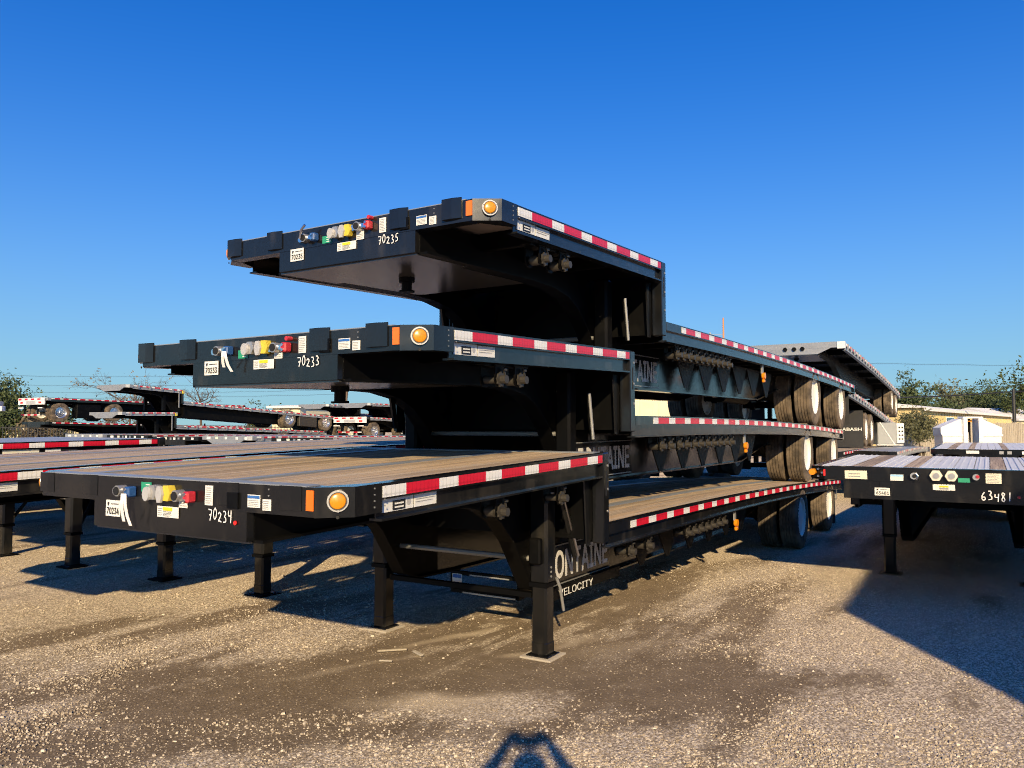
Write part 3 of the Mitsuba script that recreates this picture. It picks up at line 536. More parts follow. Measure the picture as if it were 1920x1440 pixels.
def f_ground(p, n, uv):
    x, y = p.x, p.y
    wx = x + 0.35 * (mikit.fbm(x * 1.7, y * 1.7, 2.0, 3) - 0.5); wy = y + 0.35 * (mikit.fbm(x * 1.7, y * 1.7, 9.0, 3) - 0.5)
    dirt = blobs(DIRT, wx, wy, dr.exp); sand = blobs(SAND, wx, wy, dr.exp)
    st = mikit.fbm((x * MD[0] + y * MD[1]) * 0.5, (x * ML[0] + y * ML[1]) * 3.1, 5.0, 4)
    big = mikit.fbm(x * 0.6, y * 0.6, 1.0, 4)
    dirt = dr.clip(dirt * 1.55 - sand * 0.7 + 2.1 * (st - 0.51) + 0.9 * (big - 0.5) + 0.06, 0, 1)
    d1, d2, c = mikit.voronoi(x * 62, y * 62); e1, e2, c2 = mikit.voronoi(x * 27 + 7, y * 27)
    stone = mix3((0.35, 0.285, 0.21), (0.76, 0.66, 0.52), c * c)
    stone = mi.Color3f(mix3(stone, (0.12, 0.092, 0.062), mikit.smoothstep(0.34, 0.64, d1) * 0.7))
    big_st = dr.select((c2 > 0.72) & (e1 < 0.36), 1.0, 0.0)
    stone = mi.Color3f(mix3(stone, (0.62, 0.54, 0.43), big_st * 0.75))
    fine = mikit.fbm(x * 90, y * 90, 3.0, 2)
    earth = mix3((0.118, 0.088, 0.058), (0.22, 0.172, 0.121), fine * 0.6 + 0.4 * mikit.noise(x * 9, y * 9, 1.0))
    earth = mi.Color3f(mix3(earth, (0.45, 0.37, 0.27), dr.select((c > 0.90) & (d1 < 0.36), 0.8, 0.0)))
    pale = mix3((0.44, 0.36, 0.255), (0.55, 0.46, 0.34), fine)
    cov = mikit.smoothstep(0.10, 0.78, dirt + 0.35 * (mikit.noise(x * 22, y * 22, 4.0) - 0.5) + 0.12 * (c - 0.5))
    al = x * MD[0] + y * MD[1]; ac = x * ML[0] + y * ML[1]
    fl = blobs([(0.3, 7.3, 1.7, 1.0, 45, 1.0)], x, y, dr.exp) * mikit.smoothstep(0.54, 0.72, mikit.fbm(al * 2.2, ac * 7.0, 12.0, 3)); cov = cov * (1 - 0.85 * fl)
    col = mi.Color3f(mix3(stone, earth, cov))
    return mix3(col, pale, dr.clip(sand * 0.8 - 0.15, 0, 0.85))
def f_ground_h(p, n, uv):
    d1, d2, c = mikit.voronoi(p.x * 62, p.y * 62); e1, e2, c2 = mikit.voronoi(p.x * 27 + 7, p.y * 27)
    return 0.004 * (0.4 + c) * dr.maximum(0.0, 0.55 - d1) + dr.select(c2 > 0.72, 0.014 * dr.maximum(0.0, 0.38 - e1), 0.0) + 0.006 * mikit.fbm(p.x * 9, p.y * 9, 0.0, 3)
scene['gravel_mat'] = {'type': 'twosided', 'b': {'type': 'bumpmap', 't': mikit.proc(f_ground_h, 1.5e-3), 'scale': 1.0, 'b': {'type': 'principled', 'base_color': mikit.proc(f_ground), 'roughness': 0.92, 'specular': 0.2}}}
def ground():
    g = np.concatenate([-np.geomspace(900, 16, 14), np.arange(-15, 25.1, 0.4), np.geomspace(26, 900, 14)])
    gy = np.concatenate([-np.geomspace(900, 6, 10), np.arange(-5, 30.1, 0.4), np.geomspace(31, 900, 14)])
    X, Y = np.meshgrid(g, gy, indexing='ij'); P = np.stack([X, Y, X * 0], -1)
    near = np.exp(-((np.abs(X) / 22) ** 4 + (np.abs(Y - 10) / 22) ** 4))
    Z = zg(X, Y) + near * (0.05 * (npfbm(P * 0.55, 3) - 0.5) + 0.02 * (npfbm(P * 1.9, 2, 5) - 0.5)) * 0.7
    v = np.stack([X, Y, Z], -1).reshape(-1, 3); a, b = len(g), len(gy)
    i, j = np.meshgrid(np.arange(a - 1), np.arange(b - 1), indexing='ij'); q = np.stack([i * b + j, (i + 1) * b + j, (i + 1) * b + j + 1, i * b + j + 1], -1).reshape(-1, 4)
    put('gravel_ground', (v, q), 'gravel_mat', True); structure('gravel_ground', 'pale brown gravel yard with patches of bare earth')
    return lambda x, y: zg(x, y) + (0.05 * (npfbm(np.stack([x, y, 0 * x], -1) * 0.55, 3) - 0.5) + 0.02 * (npfbm(np.stack([x, y, 0 * x], -1) * 1.9, 2, 5) - 0.5)) * 0.7
GZ = ground()

def stones():
    """loose pebbles in front of the trailers, as real stones"""
    r = np.random.default_rng(4); n = 190000
    dep = 3.9 + 8.0 * r.random(n) ** 1.35; x = (r.random(n) * 2 - 1) * dep * 0.72; y = dep
    d = np.clip(blobs(DIRT, x, y, np.exp) * 1.1, 0, 1); s = np.clip(blobs(SAND, x, y, np.exp), 0, 1)
    f = npfbm(np.stack([x * 1.3, y * 1.3, 0 * x], -1), 4, 3)
    keep = r.random(n) < np.clip(1.0 - 1.05 * d - 0.8 * s, 0.025, 1) * np.clip(0.15 + 2.6 * (f - 0.3), 0.12, 1)
    x, y, d = x[keep], y[keep], d[keep]; n = len(x)
    base = np.array([[-1, -1, -1], [1, -1, -1], [1, 1, -1], [-1, 1, -1], [-.7, -.7, 1], [.7, -.7, 1], [.7, .7, 1], [-.7, .7, 1.0]]) * 0.72
    bf = np.array([[0, 2, 1], [0, 3, 2], [4, 5, 6], [4, 6, 7], [0, 1, 5], [0, 5, 4], [1, 2, 6], [1, 6, 5], [2, 3, 7], [2, 7, 6], [3, 0, 4], [3, 4, 7]])
    sz = np.exp(r.normal(math.log(0.0043), 0.42, n)).clip(0.003, 0.02)
    V = base[None] * (1 + r.uniform(-0.32, 0.32, (n, 8, 3))); V = V * (sz[:, None, None] * np.stack([r.uniform(.8, 1.5, n), r.uniform(.7, 1.1, n), r.uniform(.45, .8, n)], -1)[:, None])
    a = r.random(n) * 6.283; c, q = np.cos(a)[:, None], np.sin(a)[:, None]
    V = np.stack([V[..., 0] * c - V[..., 1] * q, V[..., 0] * q + V[..., 1] * c, V[..., 2]], -1)
    V += np.stack([x, y, GZ(x, y) + sz * 0.25], -1)[:, None]
    F = (bf[None] + 8 * np.arange(n)[:, None, None]).reshape(-1, 3)
    t = r.random(n) ** 1.6; col = np.array([0.29, 0.235, 0.17]) * (1 - t[:, None]) + np.array([0.74, 0.645, 0.515]) * t[:, None]
    put('gravel_stones', (V.reshape(-1, 3), F), {'type': 'twosided', 'b': {'type': 'principled', 'base_color': {'type': 'mesh_attribute', 'name': 'vertex_color'}, 'roughness': 0.9, 'specular': 0.2}}, False, color=np.repeat(col, 8, 0))
    labels['gravel_stones'] = {'kind': 'stuff', 'label': 'loose pale pebbles scattered over the yard', 'category': 'gravel'}
stones()

# ------------------------------------------------------------------ the stack of three step deck trailers
FB = Fr(-0.78553656, 3.55731043, YAW, 1.4637, 0.0265, 2.98, -0.0064, -0.00194)
FM = Fr(-0.48506208, 4.16729994, YAW + math.radians(0.0835), 2.300, 0.0305, 2.98, 0.0057, -0.0019)
FT = Fr(-0.12210295, 4.77066143, YAW + math.radians(0.6857), 3.178, 0.035, 2.98, 0.0132, -0.0019)
G = 'black step deck trailers stacked three high'
LW = [3.45 + 0.19 * i for i in range(10)]
def hz(fr, x, z): return (z - fr.o[2]) - float(fr.dz(x))
tb = trailer('step_deck_trailer', 'lowest of three stacked black step deck trailers, number plate 70234, standing on the gravel', G, FB, lugs=True, num='70234', v=0, wheels=((10.64, hz(FB, 10.64, 0.285)), (13.2, hz(FB, 13.2, 0.29))), upwin=(1.5, 2.3), lowwin=[3.55, 3.95] + [5.0 + 0.21 * i for i in range(7)], panel=True)
tm = trailer('step_deck_trailer', 'middle of three stacked black step deck trailers, number plate 70233, white straps hanging', G, FM, lugs=True, num='70233', v=1, deck='plain', wheels=((10.75, hz(FM, 10.75, 1.30)), (13.4, hz(FM, 13.4, 1.205))), upwin=(0.90, 1.14), lowwin=[3.78 + 0.235 * i for i in range(11)], panel=True)
tt = trailer('step_deck_trailer', 'topmost of three stacked black step deck trailers, number plate 70235, against the sky', G, FT, lugs=True, num='70235', v=2, deck='plain', wheels=((10.25, hz(FT, 10.25, 2.262)), (12.88, hz(FT, 12.88, 2.185))), upwin=(0.76, 1.06), lowwin=LW, panel=True)
for fr, t in ((FM, tm), (FT, tt)):   # folded landing gear and hanging rods of the two carried trailers
    for y in (0.40, 2.02):
        k = part(fr, t, 'landing_leg', MB().bbox(2.52, 2.66, y, y + 0.14, -1.02, -0.165, 0.02), 'frame_paint'); part(fr, k, 'inner_tube', MB().box(2.54, 2.64, y + 0.02, y + 0.12, -1.2, -1.021), 'frame_paint')
    part(fr, t, 'brace_rod', MB().tube([[2.53, 0.22, -0.36], [2.60, 0.22, -0.74]], 0.013, 8), 'galv', 30); part(fr, t, 'brace_rod', MB().tube([[2.55, 0.235, -0.36], [2.62, 0.235, -0.74]], 0.02, 8), 'black_paint', 30)
    part(fr, t, 'grey_plate', MB().box(2.86, 2.865, 0.7, 0.84, -0.58, -0.46), 'grey_label')
    k = part(fr, t, 'cross_shaft', MB().cyl([2.6, 0.5, -0.7], [2.6, 2.05, -0.7], 0.02, 8), 'galv', 30)
    part(fr, t, 'rear_slot_plate', MB().prism([(2.03, -0.302), (2.085, -0.302), (2.16, -0.64), (2.11, -0.64)], 1.93, 1.95), 'black_paint')

def leg(fr, t, x, y, top, zf, ext=0.5, w=0.16, pad='dusty_pad', brace=True, rigid=2.6):
    """landing leg from the frame down to its foot; z in the trailer's frame"""
    k = part(fr, t, 'landing_leg', MB().bbox(x - w / 2, x + w / 2, y - w / 2, y + w / 2, zf + ext, top, 0.022), 'black_paint', rigid=rigid)
    w2 = w * 0.84; part(fr, k, 'inner_tube', MB().bbox(x - w2 / 2, x + w2 / 2, y - w2 / 2, y + w2 / 2, zf + 0.03, zf + ext - 0.001, 0.018), 'black_paint', rigid=rigid)
    part(fr, k, 'collar', MB().box(x - w2 / 2 - 0.012, x + w2 / 2 + 0.012, y - w2 / 2 - 0.012, y + w2 / 2 + 0.012, zf + ext - 0.02, zf + ext + 0.012), 'frame_paint', rigid=rigid)
    part(fr, k, 'foot', MB().bbox(x - w2 / 2 - 0.003, x + w2 / 2 + 0.003, y - w2 / 2 - 0.003, y + w2 / 2 + 0.003, zf + 0.016, zf + 0.13, 0.018).bbox(x - w2 / 2 - 0.03, x + w2 / 2 + 0.03, y - w2 / 2 - 0.03, y + w2 / 2 + 0.03, zf + 0.0155, zf + 0.024, 0.002), 'black_paint', rigid=rigid)
    part(fr, k, 'foot_pad', MB().bbox(x - 0.135, x + 0.135, y - 0.135, y + 0.135, zf - 0.004, zf + 0.015, 0.006), pad, rigid=rigid)
    if brace: part(fr, k, 'brace', MB().tube([[x + 0.06, y, zf + ext + 0.05], [x + 0.42, y + (0.12 if y < 1.2 else -0.12), top - 0.1]], 0.022, 8), 'frame_paint', 30, rigid=rigid)
    return k
for i, y in enumerate((0.47, 2.07)):
    x = 2.76; q = FB.w(np.array([[x, y, 0.0]]))[0]; zf = float(GZ(np.array([q[0]]), np.array([q[1]]))[0]) - q[2] + float(FB.dz(x)) - float(FB.dz(2.6))
    k = leg(FB, tb, x, y, -0.20, zf + 0.0, ext=0.56)
    if i == 0:
        part(FB, k, 'gear_box', MB().bbox(x - 0.14, x - 0.08, y - 0.05, y + 0.05, zf + 0.72, zf + 0.92, 0.012), 'frame_paint', rigid=2.6)
        b = MB()
        for j in range(3): b.cyl([x - 0.01, y - 0.084, zf + 0.62 + 0.035 * j], [x - 0.01, y - 0.08, zf + 0.62 + 0.035 * j], 0.009, 8)
        part(FB, k, 'bolt', b, 'galv', 30, rigid=2.6); part(FB, k, 'tag', MB().box(x - 0.06, x + 0.04, y - 0.084, y - 0.081, -0.36, -0.30), 'grey_label', rigid=2.6)
        part(FB, k, 'crank_handle', MB().tube([[x + 0.06, y - 0.09, zf + 0.60], [x + 0.1, y - 0.1, zf + 0.52], [x + 0.16, y - 0.1, zf + 0.33]], 0.012, 8), 'galv', 30, rigid=2.6)
part(FB, tb, 'cross_shaft', MB().cyl([2.76, 0.56, -0.83], [2.76, 2.0, -0.83], 0.022, 8), 'galv', 30)
part(FB, tb, 'cross_brace', MB().box(2.735, 2.785, 0.56, 1.98, -1.13, -1.09), 'frame_paint')
part(FB, tb, 'strut', MB().tube([[2.79, 0.30, -0.33], [3.04, 0.30, -0.83]], 0.012, 8), 'chrome', 30); part(FB, tb, 'strut', MB().tube([[2.79, 0.33, -0.33], [3.04, 0.33, -0.83]], 0.026, 8), 'black_paint', 30)
# side bracket and step frame between the legs
k = part(FB, tb, 'bracket_plate', MB().prism([(2.95, -0.42), (3.06, -0.42), (3.10, -1.20), (2.92, -1.22)], 0.78, 0.80), 'frame_paint')
k = part(FB, tb, 'step_frame', MB().box(2.90, 2.94, 0.8, 1.42, -1.06, -1.03).box(2.90, 2.94, 0.8, 1.42, -1.21, -1.18).box(2.9, 2.94, 1.42, 1.45, -1.21, -1.03), 'frame_paint')
q = part(FB, k, 'label', MB().box(2.896, 2.899, 1.33, 1.43, -1.17, -1.05), 'white_label'); part(FB, q, 'header', MB().box(2.894, 2.8955, 1.335, 1.425, -1.085, -1.055), 'blue_label')
part(FB, k, 'edge', MB().box(2.893, 2.8985, 0.8, 1.32, -1.207, -1.195).box(2.893, 2.8985, 0.86, 1.25, -1.055, -1.045), 'galv')
# wood block carried at the tail
part(FB, tb, 'tail_light', MB().box(14.365, 14.40, 0.08, 0.2, -0.72, -0.64), 'red_lens'); part(FB, tb, 'tail_bracket', MB().box(14.35, 14.6, 0.12, 0.35, -0.96, -0.94).box(14.58, 14.6, 0.12, 0.15, -0.93, -0.66), 'galv')

# ------------------------------------------------------------------ neighbours in the same row, to the left
G2 = 'black flatbed trailers parked in the row left of the stack'
def row_pos(x, y): return MO + MD * x + ML * y
o = row_pos(-0.35, 3.56); FN1 = Fr(o[0], o[1], YAW, 1.40, 0.034, b=-0.0019)
n1 = trailer('flatbed_trailer', 'black flatbed trailer with weathered wood deck, directly left of the stacked trailers', G2, FN1, L=14.4, v=5, nplank=13, nose='black_paint', detail=True, hi=True, tape_l=False)
o = row_pos(1.0, 6.93); FN2 = Fr(o[0], o[1], YAW, 1.55, 0.012, 2.98, -0.005, -0.001)
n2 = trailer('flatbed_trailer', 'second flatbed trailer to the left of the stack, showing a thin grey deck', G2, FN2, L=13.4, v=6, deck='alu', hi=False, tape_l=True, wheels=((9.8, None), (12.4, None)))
for fr, t, ys, x in ((FN1, n1, (0.5, 2.14), 3.5), (FN2, n2, (0.5, 2.14), 2.05)):
    for y in ys:
        q = fr.w(np.array([[x, y, 0.0]]))[0]; zf = float(zg(q[0], q[1])) - q[2]
        leg(fr, t, x, y, -0.5, zf, ext=0.42, pad='frame_paint', rigid=x, brace=True)
    part(fr, t, 'cross_shaft', MB().cyl([x, 0.58, -0.75], [x, 2.06, -0.75], 0.02, 8), 'galv', 30)
    part(fr, t, 'crank_handle', MB().tube([[x - 0.1, 0.36, -0.55], [x - 0.14, 0.32, -0.42], [x - 0.02, 0.28, -0.3]], 0.012, 8), 'galv', 30)
    part(fr, t, 'hose', MB().tube([[x - 0.1, 2.5, -0.35], [x - 0.25, 2.2, -0.62], [x - 0.1, 1.9, -0.72], [x + 0.05, 1.2, -0.7], [x + 0.1, 0.7, -0.48]], 0.014, 6), 'rubber', 30)
    k = part(fr, t, 'side_label', MB().box(0.95, 1.35, 0.03, 0.034, -0.15, -0.086), 'cream_label'); part(fr, t, 'side_label', MB().box(1.42, 1.6, 0.03, 0.034, -0.15, -0.092), 'white_label'); part(fr, t, 'side_label', MB().box(1.605, 1.8, 0.03, 0.034, -0.15, -0.094), 'print_ink')

for i, (y, x0, z0, lab) in enumerate(((10.15, 0.8, 1.22, 'low dark flatbed seen between the legs under the decks at left'), (13.4, 0.3, 1.20, 'second low dark flatbed deep under the decks at left'), (16.7, 1.0, 1.16, 'third low dark flatbed, deepest in the shade at far left'))):
    o = row_pos(x0, y); fr = Fr(o[0], o[1], YAW, z0, 0.0, b=-0.0006)
    t = trailer('flatbed_trailer', lab, G2, fr, L=12.6, v=30 + i, deck='plain', hi=False, tape_r=False, kp=False, lump=True, wheels=((10.2, None), (11.5, None)))
    for y_ in (0.5, 2.1):
        q = fr.w(np.array([[2.3, y_, 0.0]]))[0]; leg(fr, t, 2.3, y_, -0.4, float(zg(q[0], q[1])) - q[2], ext=0.35, pad='frame_paint', rigid=2.3, brace=True)
# ------------------------------------------------------------------ step deck trailer at the right, and the one behind it
G3 = 'trailers with aluminium decks at the right'
RC = np.array([3.22, 8.5]) - ML * 2.59
FR = Fr(RC[0], RC[1], YAW + math.radians(0.2), 1.315, 0.01, 2.98, 0.0, -0.001)
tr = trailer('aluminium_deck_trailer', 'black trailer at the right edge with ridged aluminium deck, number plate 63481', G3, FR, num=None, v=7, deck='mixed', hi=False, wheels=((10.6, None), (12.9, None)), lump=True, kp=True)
def right_front(fr, t):
    sign(fr, t, '63481', 1.95, 1.806, -0.285, -0.205)
    part(fr, t, 'wide_face', MB().box(0.006, 0.06, 0.30, 2.25, -0.325, -0.2855).box(0.006, 0.05, 0.30, 0.608, -0.285, -0.1395).box(0.006, 0.05, 1.902, 2.25, -0.285, -0.1395), 'black_paint')
    k = part(fr, t, 'long_label', plate(2.235, 2.019, -0.122, -0.035), 'cream_label'); part(fr, k, 'print', lines(2.04, 2.2, -0.11, -0.055, 2, seed=2), 'grey_ink')
    k = part(fr, t, 'blue_header_label', plate(1.801, 1.679, -0.128, -0.064), 'white_label'); part(fr, k, 'header', plate(1.798, 1.682, -0.086, -0.066, -0.0042), 'sky_label')
    k = part(fr, t, 'service_coupling', MB().cyl([-0.05, 1.581, -0.072], [0, 1.581, -0.072], 0.034, 14), 'cast_metal', 30); part(fr, k, 'seal', MB().cyl([-0.056, 1.575, -0.072], [-0.0505, 1.575, -0.072], 0.02, 12), 'rubber', 30); part(fr, k, 'handle', MB().tube([[-0.06, 1.56, -0.04], [-0.065, 1.54, -0.075], [-0.06, 1.555, -0.11]], 0.008, 6), 'chrome', 30)
    for y in (1.384, 1.249):
        k = part(fr, t, 'socket_cap', hexcap(y, -0.062, 0.058, -0.05, 0, 1.0), 'cream_label'); part(fr, k, 'lid', hexcap(y - 0.004, -0.062, 0.03, -0.06, -0.051, 1.0, 16), 'cast_metal')
    part(fr, t, 'green_tag', plate(1.194, 1.091, -0.123, -0.08), 'green_label')
    k = part(fr, t, 'emergency_coupling', MB().cyl([-0.05, 1.039, -0.066], [0, 1.039, -0.066], 0.03, 14), 'cast_metal', 30); part(fr, k, 'red_cap', MB().cyl([-0.06, 1.025, -0.06], [-0.0505, 1.025, -0.06], 0.016, 12), 'red_plastic', 30)
    k = part(fr, t, 'caution_label', plate(1.415, 1.221, -0.208, -0.15), 'white_label'); part(fr, k, 'yellow_band', plate(1.36, 1.278, -0.178, -0.163, -0.0042), 'yellow_label'); part(fr, k, 'dark_band', plate(1.36, 1.278, -0.2, -0.181, -0.0042), 'grey_ink')
    k = part(fr, t, 'weight_label', plate(0.958, 0.828, -0.126, -0.028), 'cream_label'); part(fr, k, 'print', lines(0.84, 0.95, -0.12, -0.034, 6, seed=8), 'grey_ink')
    marker_mesh(fr, t, '63481', 1.0, -0.292, 0.082, r=0.0052)
    part(fr, t, 'red_lamp', MB().cyl([-0.01, 0.689, -0.25], [0, 0.689, -0.25], 0.014, 12), 'red_lens', 30)
    k = part(fr, t, 'corner_lamp', MB().cyl([-0.03, 2.56, -0.06], [0.06, 2.56, -0.06], 0.034, 16), 'amber_lens', 30)
    b = MB()
    for y, z in ((2.505, -0.03), (2.465, -0.067), (2.505, -0.104)): b.cyl([-0.0, y, z], [0.05, y, z], 0.012, 10)
    part(fr, t, 'lamp_dots', b, 'chrome', 30); part(fr, t, 'red_reflector', plate(2.45, 2.43, -0.1, -0.03, 0.0), 'red_lens')
right_front(FR, tr)
for y in (0.52, 2.06):
    q = FR.w(np.array([[2.4, y, 0.0]]))[0]; leg(FR, tr, 2.4, y, -0.3, float(zg(q[0], q[1])) - q[2], ext=0.5, pad='brown_rust', rigid=2.4)
RN = RC - ML * 3.3
FN = Fr(RN[0], RN[1], YAW, 1.35, 0.01, 2.98, 0.0, -0.001)
tn = trailer('aluminium_deck_trailer', 'unseen trailer added out of frame to shade the ground under the aluminium deck trailer', None, FN, v=13, deck='plain', hi=False, wheels=((10.6, None), (12.9, None)), lump=True)  # added outside the view to shade the ground below the right-hand trailer
o = RC + MD * 15.2 + ML * -0.35
FR2 = Fr(o[0], o[1], YAW, 1.12, 0.01, b=-0.001)
t2 = trailer('aluminium_deck_trailer', 'second aluminium deck trailer, its dark nose just behind the nearer deck at right', G3, FR2, L=10.0, v=8, deck='mixed', hi=False, wheels=((7, None), (8.3, None)), lump=True, detail=False)
for a, b_, m in ((1.75, 1.45, 'white_label'), (1.0, 0.9, 'cast_metal'), (0.82, 0.72, 'cast_metal'), (0.5, 0.3, 'white_label'), (0.12, 0.02, 'amber_lens')): part(FR2, t2, 'nose_label', plate(a, b_, -0.11, -0.03), m)
o = RC + MD * 13.2 + ML * 2.9
FR3 = Fr(o[0], o[1], YAW, 1.09, 0.0, b=-0.001)
t3 = trailer('aluminium_deck_trailer', 'grey aluminium deck trailer under the grey box, left of the second nose', G3, FR3, L=14.0, v=9, deck='alu', hi=False, rails='aluminium', wheels=((10, None), (12, None)), lump=True, detail=False)

# ------------------------------------------------------------------ silver stack behind the main stack
G4 = 'silver flatbed trailers stacked behind the black stack'
o = row_pos(18.0, 0.40); FS1 = Fr(o[0], o[1], YAW, 3.83, -0.032, b=-0.0014)
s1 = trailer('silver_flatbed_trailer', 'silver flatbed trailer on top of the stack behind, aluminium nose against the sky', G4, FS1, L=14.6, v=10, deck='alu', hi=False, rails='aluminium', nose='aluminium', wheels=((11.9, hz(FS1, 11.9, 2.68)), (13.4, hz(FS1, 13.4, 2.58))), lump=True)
part(FS1, s1, 'nose_panel', MB().box(0.0, 0.02, 0.2, 2.4, -0.137, -0.003), 'aluminium')
for y in (1.40, 1.18, 0.98): part(FS1, s1, 'socket_cap', hexcap(y, -0.14, 0.055, -0.04, 0.0), 'frame_paint')
part(FS1, s1, 'nose_corner', MB().box(-0.02, 0.12, -0.02, 0.16, -0.17, 0.0), 'white_paint')
o = row_pos(18.2, 0.45); FS2 = Fr(o[0], o[1], YAW, 2.74, -0.055, b=-0.0013)
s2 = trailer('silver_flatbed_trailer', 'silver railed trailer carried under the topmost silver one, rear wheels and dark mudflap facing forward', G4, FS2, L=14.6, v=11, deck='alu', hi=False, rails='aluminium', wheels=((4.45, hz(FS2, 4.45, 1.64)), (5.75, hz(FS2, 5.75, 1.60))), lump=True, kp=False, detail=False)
part(FS2, s2, 'under_frame', MB().box(0.12, 14.3, 0.05, 2.54, -0.0335, -0.0305, 10), 'frame_paint')  # dark sheet stands in for shade beneath the silver deck
k = part(FS2, s2, 'rear_mudflap', MB().box(3.55, 3.56, 0.02, 0.80, -1.40, -0.34), 'flap_rubber', rigid=3.55)
v_, f_, w_ = front_text('WABASH', 0.085, 0, 0, 0.0); part(FS2, k, 'lettering', MB().add(np.stack([3.548 + v_[:, 0], 0.74 + v_[:, 1] * 0.68 / w_, -0.92 + v_[:, 2]], 1), f_), 'white_label', rigid=3.55)
o = row_pos(17.6, 0.45); FS3 = Fr(o[0], o[1], YAW, 1.12, 0.0, b=-0.001)
s3 = trailer('silver_flatbed_trailer', 'lowest flatbed of the silver stack, mostly hidden behind the right trailer deck', G4, FS3, L=14.6, v=12, deck='plain', hi=False, wheels=((11.6, None), (12.9, None)), lump=True, detail=False)

def ubox(key, x0, x1, y0, y1, z0, z1, mat, b=0.02, label=None):
    put(key, MB().bbox(x0, x1, y0, y1, z0, z1, b).arr()[:2], mat); 
    if label: labels[key] = {'label': label}
# grey box on the deck
t = thing('equipment_box', 'grey steel equipment box with a pale right edge, standing on the deck behind', 'box')
ubox(f'{t}__body', 12.42, 13.06, 26.6, 27.6, 1.12, 1.86, 'grey_paint')
ubox(f'{t}__side_panel', 13.065, 13.32, 26.58, 27.6, 1.16, 1.84, 'white_paint')
put(f'{t}__seam', MB().box(-.012, .012, -.005, .005, -0.45, 0.45).arr()[:2], 'white_paint', to_world=T().translate([12.74, 26.59, 1.5]).rotate([0, 1, 0], -33))
b = MB()
for i in range(4):
    for j in range(2): b.box(13.12 + 0.1 * j, 13.17 + 0.1 * j, 26.565, 26.578, 1.28 + 0.13 * i, 1.33 + 0.13 * i)
put(f'{t}__vent_holes', b.arr()[:2], 'rubber'); labels[f'{t}__vent_holes'] = {'kind': 'stuff', 'label': 'small dark holes in the pale panel'}
ubox(f'{t}__foot', 12.7, 12.98, 26.7, 27.3, 0.98, 1.117, 'rubber'); ubox(f'{t}__base_rail', 12.4, 13.3, 26.62, 26.66, 1.085, 1.115, 'white_paint', 0.004)
# white bodied truck seen from behind, two moulded halves round a dark opening
t = thing('white_truck_body', 'white moulded truck body with dark central opening and amber lamp, before the yellow building', 'truck')
def trk(name, pts, y0, y1, mat):
    b = MB().prism(pts, y0, y1); return put(numbered(f'{t}__{name}'), b.arr()[:2], mat)
for s in (-1, 1):
    cx = 17.62; X = lambda u: cx + s * (u - 0.03)
    trk('lower_shell', [(X(u), z) for u, z in ((0.40, 0.30), (1.10, 0.30), (1.14, 0.45), (1.16, 1.35), (0.40, 1.35))], 30.0, 30.6, 'white_paint')
    trk('belt', [(X(u), z) for u, z in ((0.40, 1.352), (1.19, 1.352), (1.2, 1.42), (0.40, 1.42))], 29.96, 30.6, 'white_paint')
    trk('upper_shell', [(X(u), z) for u, z in ((0.40, 1.422), (1.20, 1.422), (1.21, 1.68), (0.95, 1.80), (0.42, 2.02), (0.40, 2.02))], 30.03, 30.6, 'white_paint')
    trk('portal_post', [(X(u), z) for u, z in ((0.24, 0.3), (0.395, 0.3), (0.395, 2.04), (0.24, 2.04))], 29.9, 30.3, 'white_paint')
trk('portal_head', [(cx - 0.395, 2.041), (cx + 0.395, 2.041), (cx + 0.36, 2.10), (cx - 0.36, 2.10)], 29.9, 30.3, 'white_paint')
trk('dark_opening', [(cx - 0.238, 0.3), (cx + 0.238, 0.3), (cx + 0.238, 2.02), (cx - 0.238, 2.02)], 30.5, 30.55, 'frame_paint')
trk('amber_lamp', [(cx - 0.13, 1.90), (cx + 0.13, 1.90), (cx + 0.13, 1.98), (cx - 0.13, 1.98)], 30.2, 30.28, 'amber_lens')
trk('post', [(cx + 0.02, 0.5), (cx + 0.06, 0.5), (cx + 0.06, 1.5), (cx + 0.02, 1.5)], 30.3, 30.34, 'galv')
trk('chassis', [(cx - 0.7, -0.02), (cx + 0.7, -0.02), (cx + 0.7, 0.298), (cx - 0.7, 0.298)], 30.05, 30.5, 'frame_paint')
for s in (-1, 1): scene[numbered(f'{t}__wheel')] = {**TIRE, 'to_world': T().translate([cx + s * 0.9, 30.6, 0.25]).rotate([0, 0, 1], 0 if s < 0 else 180).rotate([0, 0, 1], 90)}

